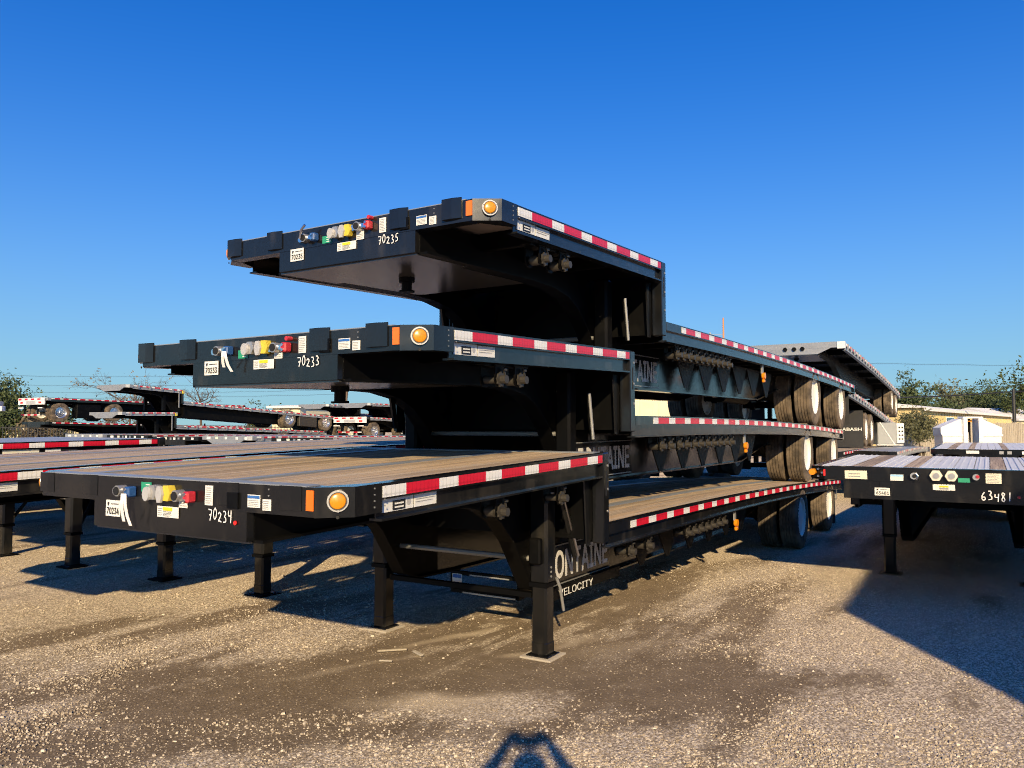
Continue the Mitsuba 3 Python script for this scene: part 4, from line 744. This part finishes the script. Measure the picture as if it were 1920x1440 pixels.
# ------------------------------------------------------------------ the next row: noses facing us behind the left neighbours
G5 = 'trailers whose noses line up in the row behind'
for i, (y, zz, mt, lab) in enumerate(((27.2, 1.42, 'aluminium', 'silver nosed trailer, farthest left in the row behind'), (24.3, 1.40, 'black_paint', 'black nosed trailer with a white label, second from left in the row behind'), (21.4, 1.36, 'black_paint', 'black nosed trailer under the left end of the big far stack'), (18.6, 1.40, 'aluminium', 'silver nosed trailer between two black ones in the row behind'), (15.1, 1.36, 'black_paint', 'black nosed trailer in the row behind, below the far stack rear wheels'), (12.1, 1.36, 'aluminium', 'silver nosed trailer in the row behind, right of the last black nose'), (8.7, 1.34, 'aluminium', 'silver nosed trailer in the row behind, beside the stack dark legs'))):
    o = row_pos(15.3, y); fr = Fr(o[0], o[1], YAW, zz, -0.005, b=-0.0005)
    t = trailer('row_trailer', lab, G5, fr, L=12.5, v=20 + i, deck='alu' if mt == 'aluminium' else 'plain', hi=False, nose=mt, rails=mt, wheels=((9.6, None), (11.2, None)), lump=True, detail=False)
    r = random.Random(i)
    for a, w_, m in ((2.2, 0.2, 'white_label'), (1.75, 0.14, 'cream_label'), (1.45, 0.1, 'cast_metal'), (1.25, 0.12, 'white_label'), (1.0, 0.1, 'cast_metal'), (0.7, 0.12, 'white_label'), (0.25, 0.14, 'white_label')):
        part(fr, t, 'nose_label', plate(a, a - w_, -0.12 + r.uniform(0, .02), -0.03), m, rigid=0)
    for y_ in (0.6, 2.0): part(fr, t, 'landing_leg', MB().box(2.4, 2.54, y_ - 0.07, y_ + 0.07, -zz - 0.05, -0.3), 'frame_paint', rigid=2.4)

# ------------------------------------------------------------------ far stacks
G6 = 'trailers in the far stacks at left'
def far(lab, nx, ny, z0, su, L, nose, rails, wh, step=True, al=None, LD=0.45, yawd=31.1, chrome=True):
    fr = Fr(nx, ny, math.radians(yawd), z0, su, 2.98 if step else 99.0, su if al is None else al, 0.0)
    t_ = trailer('far_trailer', lab, G6, fr, L=L, LD=LD, v=40, deck='alu', hi=False, nose=nose, rails=rails, wheels=[(x, hz(fr, x, z)) for x, z in wh], chrome=chrome, lump=True, detail=False, kp=False)
    part(fr, t_, 'main_frame', MB().box(3.3, L - (4.0 if step else 0.2), 0.45, 2.1, -(LD if step else 0) - (0.75 if step else 0.5), -(LD if step else 0) - 0.17, 6), 'frame_paint')
    return fr, t_
fA, tA = far('upper trailer of the biggest far stack, grey nose pointing left, chrome wheels at right', -17.73, 36.0, 3.67, -0.05, 13.4, 'aluminium', 'aluminium', ((9.9, 2.14), (12.8, 1.95)), al=-0.062, LD=0.55)
fA2, tA2 = far('second trailer of the biggest far stack, grey nose just below the upper one', -18.05, 36.0, 2.39, 0.01, 13.2, 'aluminium', 'aluminium', ((9.9, 1.0), (12.6, 0.9)), al=-0.034, LD=0.64)
fA3, tA3 = far('bottom trailer of the biggest far stack, dark and close to the ground', -17.6, 36.4, 1.36, 0.0, 13.8, 'black_paint', 'black_paint', ((9.6, 0.45), (12.4, 0.45)), LD=0.40)
for fr, t in ((fA, tA), (fA2, tA2)):
    part(fr, t, 'yellow_marker', MB().box(2.86, 2.98, -0.03, -0.015, -0.18, -0.04), 'yellow_label'); part(fr, t, 'step_rod', MB().box(2.7, 2.74, 0.0, 0.04, -0.9, -0.1), 'galv')
    part(fr, t, 'tool_box', MB().bbox(10.65, 12.05, 0.05, 0.6, -1.3, -0.72, 0.02), 'worn_steel')
    for y_ in (0.5, 1.95): part(fr, t, 'landing_leg', MB().box(2.2, 2.34, y_, y_ + 0.14, -1.05, -0.3), 'frame_paint')
def tail(fr, t, z=0.0):
    part(fr, t, 'tail_board', MB().box(-0.06, -0.01, 0.0, 2.59, -0.36, 0.0), 'white_paint')
    b = MB(); w = MB()
    for i in range(8): (b if i % 2 else w).box(-0.068, -0.061, 0.05 + i * 0.31, 0.05 + (i + 1) * 0.31, -0.12, -0.03)
    part(fr, t, 'red_reflectors', b, 'red_tape'); part(fr, t, 'white_reflectors', w, 'white_tape')
    for y in (0.3, 2.1): part(fr, t, 'tail_light', MB().box(-0.07, -0.061, y, y + 0.25, -0.3, -0.2), 'red_lens')
    part(fr, t, 'licence_panel', MB().box(-0.07, -0.061, 0.85, 1.75, -0.34, -0.16), 'grey_label')
    k = part(fr, t, 'bumper_bar', MB().box(-0.06, 0.0, 0.3, 2.3, -0.95, -0.85).box(-0.05, 0.0, 0.6, 0.7, -0.849, -0.361).box(-0.05, 0.0, 1.9, 2.0, -0.849, -0.361), 'frame_paint')
    b = MB(); w = MB()
    for i in range(6): (b if i % 2 else w).box(-0.068, -0.061, 0.35 + i * 0.31, 0.35 + (i + 1) * 0.31, -0.94, -0.88)
    part(fr, k, 'red_reflectors', b, 'red_tape'); part(fr, k, 'white_reflectors', w, 'white_tape')
    for y in (0.2, 2.1): part(fr, t, 'white_mudflap_bar', MB().box(-0.05, -0.04, y, y + 0.5, -0.56, -0.5), 'white_paint')
fB, tB = far('far left trailer on a stack, red striped tail board facing us, big wheels', -24.6, 41.2, 3.24, -0.01, 13.0, 'aluminium', 'black_paint', ((0.85, 2.47), (3.9, 2.5)), step=False)
tail(fB, tB); part(fB, tB, 'tool_box', MB().bbox(1.75, 3.1, 0.1, 0.6, -1.05, -0.3, 0.02), 'frame_paint')
fB2, tB2 = far('lower trailer of the far left stack, dark frame with striped rail', -24.5, 41.2, 1.96, -0.02, 13.0, 'black_paint', 'black_paint', ((9.6, 0.5), (11.2, 0.5)), step=False)
for y_ in (0.6, 2.0): part(fB2, tB2, 'landing_leg', MB().box(2.9, 3.1, y_ - 0.08, y_ + 0.08, -1.95, -0.3), 'frame_paint'); part(fB2, tB2, 'leg_brace', MB().tube([[3.1, y_, -0.9], [4.2, y_, -0.4]], 0.04, 6), 'frame_paint')
fC, tC = far('silver nosed trailer on top of the right far stack, seen through the gap', -8.4, 46.0, 3.10, -0.01, 13.0, 'aluminium', 'aluminium', ((9.6, 2.2), (12.2, 2.1)), al=-0.02, LD=0.5)
fC2, tC2 = far('lower trailer of the right far stack, red striped tail board facing us', -8.53, 46.0, 2.28, -0.03, 12.0, 'black_paint', 'aluminium', ((0.75, 1.45), (3.5, 1.4)), step=False)
tail(fC2, tC2)
fD, tD = far('silver nosed trailer on the middle far stack, beside the seen-through right one', -11.25, 47.7, 3.08, -0.01, 13.0, 'aluminium', 'aluminium', ((9.6, 2.2), (12.2, 2.1)), al=-0.02, LD=0.5)
fD2, tD2 = far('lower trailer of the middle far stack, dark tail beside bright wheels', -11.0, 47.6, 2.2, -0.03, 12.0, 'black_paint', 'black_paint', ((0.75, 1.4), (3.5, 1.35)), step=False)
fC3, tC3 = far('bottom trailer of the right far stack, dark, behind the row of noses', -8.4, 46.4, 0.95, 0.0, 12.0, 'black_paint', 'black_paint', ((8.6, 0.45), (10.9, 0.45)), step=False)

# ------------------------------------------------------------------ buildings, fences
def f_yellow(p, n, uv):
    t = mikit.fbm(p.x * 0.8, p.y * 0.8, p.z * 3, 3); return mix3((0.60, 0.46, 0.20), (0.70, 0.56, 0.28), t)
def f_cream(p, n, uv):
    t = mikit.fbm(p.x * 0.7, p.y * 0.7, p.z * 2, 3); return mix3((0.70, 0.62, 0.40), (0.78, 0.70, 0.48), t)
scene['yellow_metal'] = pri(mikit.proc(f_yellow), 0.55); scene['cream_metal'] = pri(mikit.proc(f_cream), 0.55); scene['roof_white'] = pri((0.72, 0.70, 0.66), 0.5)
scene['dark_window'] = pri((0.02, 0.022, 0.028), 0.12); scene['pale_wood'] = pri(mikit.proc(wood((0.50, 0.44, 0.34), (0.42, 0.36, 0.27), (0.3, 0.25, 0.19))), 0.85, s=0.2)
scene['iron_black'] = pri((0.02, 0.02, 0.022), 0.5); scene['pole_wood'] = pri((0.16, 0.115, 0.085), 0.85, s=0.2); scene['orange_paint'] = pri((0.62, 0.24, 0.10), 0.5)

class Wl:
    """wall frame: u along the wall, outward normal to the camera side"""
    def __init__(s, x0, y0, x1, y1):
        s.p = np.array([x0, y0, 0.0]); e = np.array([x1 - x0, y1 - y0, 0.0]); s.L = np.linalg.norm(e); s.u = e / s.L; s.n = np.array([s.u[1], -s.u[0], 0.0])
    def w(s, v): v = np.asarray(v, float); return s.p + v[:, :1] * s.u - v[:, 1:2] * s.n + v[:, 2:] * np.array([0, 0, 1.0])
def wpart(W, parent, name, mb, mat, uv=False):
    k = numbered(f'{parent}__{name}'); v, f, u = mb.arr(); scene[k] = mikit.ply((W.w(v), f), mat, uv=u if uv else None); return k
def metal_building(name, lab, W, h, mat, rib, roof_h, depth=9.0, base=-0.4, windows=()):
    t = thing(name, lab, 'building'); n = int(W.L / rib)
    wpart(W, t, 'wall', MB().box(0, W.L, 0.0, depth, base, h), mat)
    for i in range(n):
        u = (i + 0.5) * W.L / n; b = MB().prism([(u - rib * 0.36, base), (u + rib * 0.36, base), (u + rib * 0.36, h - 0.02), (u - rib * 0.36, h - 0.02)], -0.035, -0.003); wpart(W, t, 'wall_panel', b, mat)
    wpart(W, t, 'roof', MB().add([[-0.3, -0.35, h + 0.02], [W.L + 0.3, -0.35, h + 0.02], [W.L + 0.3, depth / 2, h + roof_h], [-0.3, depth / 2, h + roof_h], [W.L + 0.3, depth + 0.3, h + 0.02], [-0.3, depth + 0.3, h + 0.02]], [[0, 1, 2], [0, 2, 3], [3, 2, 4], [3, 4, 5], [0, 3, 5], [1, 4, 2], [0, 5, 4], [0, 4, 1]]), 'roof_white')
    wpart(W, t, 'eave', MB().box(-0.3, W.L + 0.3, -0.36, -0.1, h - 0.16, h + 0.015), 'roof_white')
    for (a, b_, z0, z1) in windows:
        k = wpart(W, t, 'window', MB().box(a, b_, -0.075, -0.036, z0, z1), 'white_paint'); wpart(W, k, 'pane', MB().box(a + 0.06, b_ - 0.06, -0.082, -0.076, z0 + 0.06, z1 - 0.06), 'dark_window')
    return t
WY = Wl(22.6, 43.0, 47.2, 74.0)
metal_building('metal_building', 'yellow ribbed metal building with white eave behind the picket fence at right', WY, 2.72, 'yellow_metal', 0.85, 0.3, depth=3.0, windows=((6.5, 9.0, 1.5, 2.3), (19, 23.5, 1.4, 2.3)))
W2 = Wl(49.0, 76.0, 62.0, 84.0)
metal_building('metal_building', 'low pale building at the right edge behind the fence, dark sloping roof line', W2, 2.4, 'cream_metal', 1.3, 1.2)
WC = Wl(-2.0, 47.0, 10.3, 49.7)
metal_building('metal_building', 'cream metal building glimpsed in the gap under the topmost stacked trailer', WC, 4.2, 'cream_metal', 1.2, 0.8)
WL = Wl(-44.0, 57.0, -24.5, 60.0)
metal_building('metal_building', 'low cream wall building behind the iron fence at far left', WL, 1.62, 'cream_metal', 1.4, 0.1)
W5 = Wl(-19.0, 62.0, -16.6, 61.2)
metal_building('metal_building', 'small cream building between the far stacks', W5, 3.3, 'cream_metal', 0.8, 0.15, depth=5)
# picket fence at right: each picket, with slightly uneven tops
t = thing('picket_fence', 'pale wooden picket fence in front of the yellow building at right', 'fence'); WF = Wl(18.2, 39.2, 34.0, 46.0); r = random.Random(8)
nP = int(WF.L / 0.15)
for i in range(nP):
    u = i * 0.15; z = 1.93 + r.uniform(-0.05, 0.04); b = MB().add(*MB().prism([(u + 0.012, -0.35), (u + 0.138, -0.35), (u + 0.138, z - 0.05), (u + 0.075, z), (u + 0.012, z - 0.05)], -0.012, 0.012).arr()[:2])
    vv, ff, _ = b.arr(); wpart(WF, t, 'picket', MB().add(vv, ff, vv[:, [2, 0]] + [r.uniform(0, 9), r.uniform(0, 9)]), 'pale_wood', uv=True)
for z in (0.3, 1.5): wpart(WF, t, 'rail', MB().box(0, WF.L, 0.013, 0.06, z - 0.05, z + 0.05), 'pale_wood', uv=True)
# iron fence at left
t = thing('iron_fence', 'black iron picket fence before the low cream wall at far left', 'fence'); WI = Wl(-40.0, 50.5, -14.0, 52.5); b = MB()
for i in range(int(WI.L / 0.2)): b.box(i * 0.2, i * 0.2 + 0.035, 0, 0.035, -0.1, 1.78)
labels[wpart(WI, t, 'pickets', b, 'iron_black')] = {'kind': 'stuff', 'label': 'thin black iron pickets'}
for z in (0.2, 1.6): wpart(WI, t, 'rail', MB().box(0, WI.L, -0.02, 0.0, z, z + 0.05), 'iron_black')
for i in range(10): wpart(WI, t, 'post', MB().box(i * 2.8, i * 2.8 + 0.08, -0.03, 0.05, -0.1, 1.9), 'iron_black')
# white post at the left frame edge
t = thing('gate_post', 'white gate post with grey cap at the left edge of the picture', 'post')
ubox(f'{t}__shaft', -27.1, -26.55, 40.0, 40.5, -0.1, 2.62, 'cream_metal'); ubox(f'{t}__cap', -27.2, -26.4, 39.9, 40.6, 2.62, 3.0, 'grey_label'); ubox(f'{t}__lamp', -26.35, -26.1, 40.0, 40.3, 2.5, 2.75, 'white_paint')

# ------------------------------------------------------------------ poles and wires
def pole(lab, x, y, h, mat='pole_wood', r=0.13, arm=1.2, tilt=0.0, name='utility_pole'):
    t = thing(name, lab, 'pole'); put(f'{t}__shaft', MB().tube([[x, y, -0.4], [x + tilt, y, h]], [r, r * 0.7], 10).arr()[:2], mat, 30)
    if arm: put(f'{t}__cross_arm', MB().box(x + tilt - arm, x + tilt + arm, y - 0.06, y + 0.06, h - 0.55, h - 0.42).arr()[:2], mat); put(f'{t}__transformer', MB().cyl([x + tilt + 0.45, y, h - 1.5], [x + tilt + 0.45, y, h - 0.8], 0.22, 12).arr()[:2], 'grey_paint', 30)
    return t
pole('leaning wooden utility pole seen in the gap under the middle stacked trailer', -17.3, 80.0, 7.6, tilt=0.5, r=0.2)
t = pole('dark pole standing behind the picket fence near the right edge', 32.1, 50.0, 4.1, 'iron_black', 0.13, 0)
t = thing('antenna_mast', 'thin orange mast rising above the topmost stacked trailer', 'mast'); put(f'{t}__shaft', MB().tube([[29.9, 110, 0], [29.9, 110, 17.0]], [0.2, 0.1], 8).arr()[:2], 'orange_paint', 30); put(f'{t}__beacon', MB().box(27.9, 28.1, 109.9, 110.1, 14.6, 14.9).box(28.1, 29.8, 109.96, 110.04, 14.65, 14.7).arr()[:2], 'grey_paint')
def wire(lab, a, b, sag, r=0.013):
    t = thing('power_line', lab, 'wire', None); a, b = np.array(a, float), np.array(b, float); u = np.linspace(0, 1, 24)[:, None]
    p = a * (1 - u) + b * u; p[:, 2] -= sag * 4 * (u * (1 - u))[:, 0]; put(t, MB().tube(p, r, 5).arr()[:2], 'iron_black', 30)
wire('highest power line at left, running to the leaning pole', (-75, 78, 7.6), (-16.8, 80, 7.1), 0.6); wire('second power line at left, running to the leaning pole', (-75, 78.5, 6.8), (-16.8, 80.2, 6.3), 0.7)
wire('third power line at left, passing below the far stack nose', (-75, 79, 6.0), (-16.8, 80.3, 5.5), 0.6); wire('lowest power line at left, above the far stacks', (-75, 79, 4.7), (-16.8, 80.3, 5.0), 0.3)
wire('upper power line dropping right from the leaning pole', (-16.8, 80, 7.1), (30, 90, 5.0), 0.5); wire('lower power line dropping right from the leaning pole', (-16.8, 80.2, 6.3), (30, 90, 3.6), 0.7)
wire('uppermost power line at right, high above the trees', (18, 62, 6.9), (80, 66, 6.6), 0.15); wire('second power line at right, just above the trees', (18, 63, 5.1), (80, 66, 5.2), 0.2); wire('thick low power line at right, ending at the dark pole', (18.0, 44.0, 3.35), (32.1, 50.0, 3.95), 0.15, 0.035); wire('thick low power line right of the dark pole', (32.1, 50.0, 3.95), (60, 56, 4.9), 0.15, 0.035)

# ------------------------------------------------------------------ trees
def leaf_mat(k, a, b):
    def f(p, n, uv): return mix3(a, b, mikit.noise(p.x * 2.3, p.y * 2.3, p.z * 2.3))
    scene[k] = {'type': 'twosided', 'b': {'type': 'principled', 'base_color': mikit.proc(f), 'roughness': 0.6, 'specular': 0.3}}
leaf_mat('leaf_dark', (0.035, 0.055, 0.018), (0.085, 0.105, 0.035)); leaf_mat('leaf_olive', (0.075, 0.095, 0.035), (0.14, 0.155, 0.06)); leaf_mat('leaf_pale', (0.10, 0.105, 0.05), (0.17, 0.165, 0.085)); leaf_mat('leaf_green', (0.045, 0.07, 0.028), (0.10, 0.125, 0.05)); leaf_mat('leaf_dry', (0.14, 0.11, 0.07), (0.2, 0.165, 0.11))
scene['bark'] = pri((0.11, 0.085, 0.065), 0.9, s=0.15)
def tree(lab, x, y, h, r, mat, n=2600, seed=1, leaf=0.16, bare=False, trunk=0.16, name='tree', clump=34, base=0.25, cat='tree', group=None, aspect=1.0):
    R = np.random.default_rng(seed); t = thing(name, lab, cat, group); z0 = float(zg(x, y)) - 0.1; b = MB(); tips = []
    top = np.array([x + R.normal(0, .15 * r), y, z0 + h * 0.62])
    b.tube([[x, y, z0], [x + 0.1 * r * R.normal(), y, z0 + h * 0.3], top.tolist()], [trunk, trunk * 0.7, trunk * 0.35], 8)
    def limb(p, d, L, rad, lvl):
        q = p + d * L; m = (p + q) / 2 + R.normal(0, 0.06 * L, 3); b.tube([p.tolist(), m.tolist(), q.tolist()], [rad, rad * 0.75, rad * 0.45], 5 if lvl else 6)
        tips.append(q); tips.append(m)
        if lvl < (3 if bare else 2):
            for _ in range(3 if not bare else 4):
                e = d + R.normal(0, 0.55, 3); e[2] += 0.15; e /= np.linalg.norm(e); limb(q if R.random() < 0.6 else m, e, L * R.uniform(0.5, 0.75), rad * 0.5, lvl + 1)
    for i in range(7 if bare else 9):
        a = R.uniform(0, 6.28); u = R.uniform(base, 0.62); p = np.array([x, y, z0]) * (1 - u / 0.62) + top * (u / 0.62); e = np.array([math.cos(a) * R.uniform(.5, 1), math.sin(a) * R.uniform(.5, 1), R.uniform(0.25, 1.2)]); e /= np.linalg.norm(e)
        limb(p, e, r * (R.uniform(0.45, 0.7) if bare else R.uniform(0.3, 0.48)), trunk * 0.38, 0)
    put(f'{t}__trunk', b.arr()[:2], 'bark', 40)
    # crown: clumps of leaves on an uneven shell round the limb tips
    C = np.array([x, y, z0 + h * (0.5 + base * 0.5)]); S = np.array([r, r, h * (1 - base) * 0.5]) * aspect
    cl = []
    while len(cl) < clump:
        d = R.normal(0, 1, 3); d /= np.linalg.norm(d); c = C + d * S * R.uniform(0.25, 1.0) ** 0.6 * R.uniform(0.72, 1.12); cl.append(c)
    cl = np.array(cl + [q for q in tips if R.random() < 0.35]); k = R.integers(0, len(cl), n); cs = R.uniform(0.10, 0.26, len(cl)) * r
    if bare: cl = np.array(tips); k = R.integers(0, len(cl), n); cs = np.full(len(cl), 0.1 * r)
    P = cl[k] + R.normal(0, 1, (n, 3)) * cs[k][:, None] * [1, 1, 0.75]
    A = R.normal(0, 1, (n, 3)); A /= np.linalg.norm(A, axis=1, keepdims=True); B = np.cross(A, R.normal(0, 1, (n, 3))); B /= np.linalg.norm(B, axis=1, keepdims=True)
    s = leaf * R.uniform(0.5, 1.2, n)[:, None]
    V = np.stack([P - A * s, P + B * s * 0.45, P + A * s, P - B * s * 0.45], 1).reshape(-1, 3); q = 4 * np.arange(n)[:, None]
    put(f'{t}__crown', (V, np.hstack([q, q + 1, q + 2, q + 3])), mat, False); return t
tree('dense rounded green tree at the far left edge', -38.9, 58, 5.2, 3.1, 'leaf_green', 18000, 1, 0.14, clump=90, base=0.05, trunk=0.3)
tree('lower green tree beside the far left tree, ending at the stack tail', -34.6, 58, 3.9, 1.9, 'leaf_green', 6500, 2, 0.15, clump=44, base=0.05)
tree('brown bushy undergrowth below the far left trees', -31.6, 53, 2.5, 1.6, 'leaf_dry', 3000, 22, 0.15, clump=30, base=0.0, name='bush', cat='bush')
tree('sparse leafless tree above the far left trailer', -33.6, 66, 6.0, 3.3, 'leaf_dry', 500, 3, 0.12, bare=True, base=0.15)
tree('bare winter tree left of the middle trailer number plate', -24.6, 62, 6.6, 1.9, 'leaf_dry', 60, 4, 0.1, bare=True, base=0.3, trunk=0.14)
tree('small bare tree behind the biggest far stack nose', -31.0, 64, 4.6, 2.0, 'leaf_dry', 120, 5, 0.1, bare=True, base=0.2)
tree('small dark green treetop left of the small cream building', -24.2, 74, 4.6, 1.1, 'leaf_dark', 900, 6, 0.17, clump=14, base=0.3)
tree('second dark green treetop beside the small cream building', -20.9, 72, 4.2, 1.0, 'leaf_dark', 800, 7, 0.17, clump=12, base=0.3)
tree('thin treetop seen above the small cream building', -17.6, 74, 4.8, 1.5, 'leaf_olive', 700, 8, 0.14, clump=12, base=0.3)
tree('pale treetop seen through the gap beneath the middle trailer', -10.5, 74, 4.6, 1.2, 'leaf_pale', 700, 9, 0.14, clump=12, base=0.3)
tree('tall leafy green tree right of the silver stack', 28.3, 55, 6.1, 1.55, 'leaf_green', 9500, 10, 0.12, clump=60, base=0.05, trunk=0.16)
tree('pale green bush over the picket fence, right of the silver stack', 19.75, 38.2, 2.95, 1.1, 'leaf_pale', 6500, 11, 0.07, clump=36, base=0.46, name='bush', cat='bush', trunk=0.07)
tree('sparse grey green tree behind the yellow building, left', 49.0, 88, 7.6, 2.6, 'leaf_pale', 1500, 12, 0.2, clump=30, base=0.3)
tree('dark green tree behind the middle of the yellow building', 54.5, 92, 7.0, 3.3, 'leaf_green', 8000, 13, 0.18, clump=60, base=0.15)
tree('green tree behind the right end of the yellow building', 57.5, 94, 7.6, 2.6, 'leaf_green', 5500, 14, 0.18, clump=44, base=0.2)
tree('tall open tree cut by the right edge of the picture', 52.0, 80, 8.6, 2.6, 'leaf_dark', 2400, 15, 0.2, clump=34, base=0.3)
tree('low dark tree behind the yellow roof, left part', 46.5, 84, 5.2, 2.8, 'leaf_green', 7000, 16, 0.17, clump=56, base=0.05)
tree('low dark tree behind the yellow roof, right part', 53.5, 86, 5.6, 3.0, 'leaf_dark', 7000, 18, 0.17, clump=56, base=0.05)
tree('green shrub by the fence at the right edge', 33.0, 50.5, 2.3, 1.0, 'leaf_dark', 2400, 17, 0.1, clump=26, base=0.0, name='shrub', cat='bush')

# ------------------------------------------------------------------ scraps on the gravel
t = thing('wood_scrap', 'long pale wood sliver lying on the bare earth before the legs', 'scrap'); put(t, MB().bbox(-0.13, 0.1, -0.012, 0.012, 0, 0.012, 0.003).arr()[:2], 'pale_wood', to_world=T().translate([-0.93, 6.27, float(GZ(np.array([-.93]), np.array([6.27]))[0]) + .012]).rotate([0, 0, 1], 12))
t = thing('wood_scrap', 'short thick wood chip right of the long pale sliver', 'scrap'); put(t, MB().bbox(-0.07, 0.07, -0.016, 0.016, 0, 0.014, 0.004).arr()[:2], 'dusty_pad', to_world=T().translate([-0.73, 6.17, float(GZ(np.array([-.73]), np.array([6.17]))[0]) + .012]).rotate([0, 0, 1], -58))
t = thing('wood_scrap', 'tiny bent wood chip below the long pale sliver', 'scrap'); put(t, MB().bbox(-0.05, 0.05, -0.008, 0.008, 0, 0.01, 0.002).arr()[:2], 'dusty_pad', to_world=T().translate([-0.95, 5.98, float(GZ(np.array([-.95]), np.array([5.98]))[0]) + .012]).rotate([0, 0, 1], -8))

# ------------------------------------------------------------------ out of frame: the photographer and the van trailer that cast the shadows seen in the picture
def hulls(chains, refine=0.03, it=10):
    M_ = None
    for ch in chains:
        for (p, r), (q, s) in zip(ch[:-1], ch[1:]):
            h = m3.Manifold.batch_hull([m3.Manifold.sphere(r, 14).translate(list(p)), m3.Manifold.sphere(s, 14).translate(list(q))]); M_ = h if M_ is None else M_ + h
    M_ = M_.refine_to_length(refine); q = M_.to_mesh(); m = trimesh.Trimesh(q.vert_properties[:, :3], q.tri_verts, process=True); trimesh.smoothing.filter_taubin(m, iterations=it); return m
def person():
    t = thing('person', 'person in dark jacket and jeans holding a phone up with both hands', 'person'); y = -0.27
    scene['skin'] = pri((0.52, 0.34, 0.25), 0.5); scene['jacket'] = pri((0.03, 0.035, 0.05), 0.8); scene['jeans'] = pri((0.04, 0.06, 0.12), 0.85); scene['hair_brown'] = pri((0.04, 0.028, 0.02), 0.7)
    ch = [[((0, y, 1.675), .10), ((0, y + .02, 1.585), .078)], [((0, y, 1.55), .058), ((0, y, 1.43), .07)], [((0, y, 1.38), .11), ((0, y, 1.15), .14), ((0, y, 0.95), .14)], [((0, y + .105, 1.655), .016), ((0, y + .112, 1.63), .02)]]
    for s in (-1, 1):
        ch += [[((s * .1, y, 1.38), .08), ((s * .19, y, 1.36), .062), ((s * .29, y + .10, 1.42), .05), ((s * .205, y + .18, 1.62), .042), ((s * .115, y + .235, 1.745), .03)], [((s * .1, y, .93), .10), ((s * .11, y + .02, .5), .065), ((s * .12, y, .08), .045), ((s * .13, y + .16, .03), .04)], [((s * .098, y, 1.67), .015), ((s * .1, y - .005, 1.645), .018)]]
        ch += [[((s * .115, y + .235, 1.745), .026), ((s * .098, y + .245, 1.775), .026)]]
        for i in range(4): z = 1.80 - 0.018 * i; L = (.06, .07, .066, .052)[i]; ch.append([((s * .098, y + .245, z - .01), .0105), ((s * (.098 - .3 * L), y + .252, z), .0095), ((s * (.098 - L * .8), y + .248, z + .003), .0085)])
        ch.append([((s * .10, y + .24, 1.755), .012), ((s * .078, y + .232, 1.748), .0105), ((s * .06, y + .232, 1.752), .009)])
    put(f'{t}__body', hulls(ch, 0.025, 8), 'skin', True)
    jk = [[((0, y, 1.37), .125), ((0, y, 1.15), .155), ((0, y, 0.9), .155)]] + [[((s * .1, y, 1.38), .09), ((s * .19, y, 1.36), .075), ((s * .29, y + .10, 1.42), .066), ((s * .21, y + .175, 1.61), .055)] for s in (-1, 1)]
    put(f'{t}__jacket', hulls(jk, 0.03, 6), 'jacket', True)
    put(f'{t}__trousers', hulls([[((s * .1, y, .93), .115), ((s * .11, y + .02, .5), .08), ((s * .12, y, .12), .065)] for s in (-1, 1)], 0.03, 6), 'jeans', True)
    put(f'{t}__hair', hulls([[((0, y - .02, 1.705), .102), ((0, y - .045, 1.63), .09)]], 0.03, 4), 'hair_brown', True)
    p = thing('phone', 'dark mobile phone held up in both hands', 'phone'); ubox(p, -0.078, 0.078, -0.028, -0.019, 1.712, 1.788, 'iron_black', 0.004); labels[p] = {'label': 'dark mobile phone held up in both hands', 'category': 'phone'}
person()
def van():
    t = thing('van_trailer', 'tall white box van trailer parked out of frame at the right, casting the shadow', 'trailer'); a = np.array([3.1, -2.15]); h = 3.9; L = 12.0
    fr = Fr(a[0], a[1], YAW, h); fr.l = -fr.l      # runs to the right of its left wall
    part(fr, t, 'box_body', MB().bbox(0, L, 0, 2.6, -2.75, 0, 0.03), 'white_paint')
    for i in range(20): part(fr, t, 'wall_rib', MB().box(0.3 + i * 0.6, 0.34 + i * 0.6, -0.015, -0.001, -2.6, -0.1), 'white_paint')
    for x in (9.5, 10.8):
        for s in (0.2, 2.4):
            k = numbered(f'{t}__wheel'); m = np.eye(4); m[:3, 0] = fr.d; m[:3, 1] = -fr.l; m[:3, 2] = [0, 0, 1]; m[:3, 3] = fr.w(np.array([[x, s, -h + 0.48]]))[0]; scene[k] = {**TIRE, 'to_world': T(m.tolist())}
    part(fr, t, 'chassis', MB().box(0.5, L, 0.7, 1.9, -3.1, -2.751), 'frame_paint')
    for s in (0.6, 2.0): part(fr, t, 'landing_leg', MB().box(2.5, 2.65, s - 0.07, s + 0.07, -h, -3.1), 'frame_paint')
van()
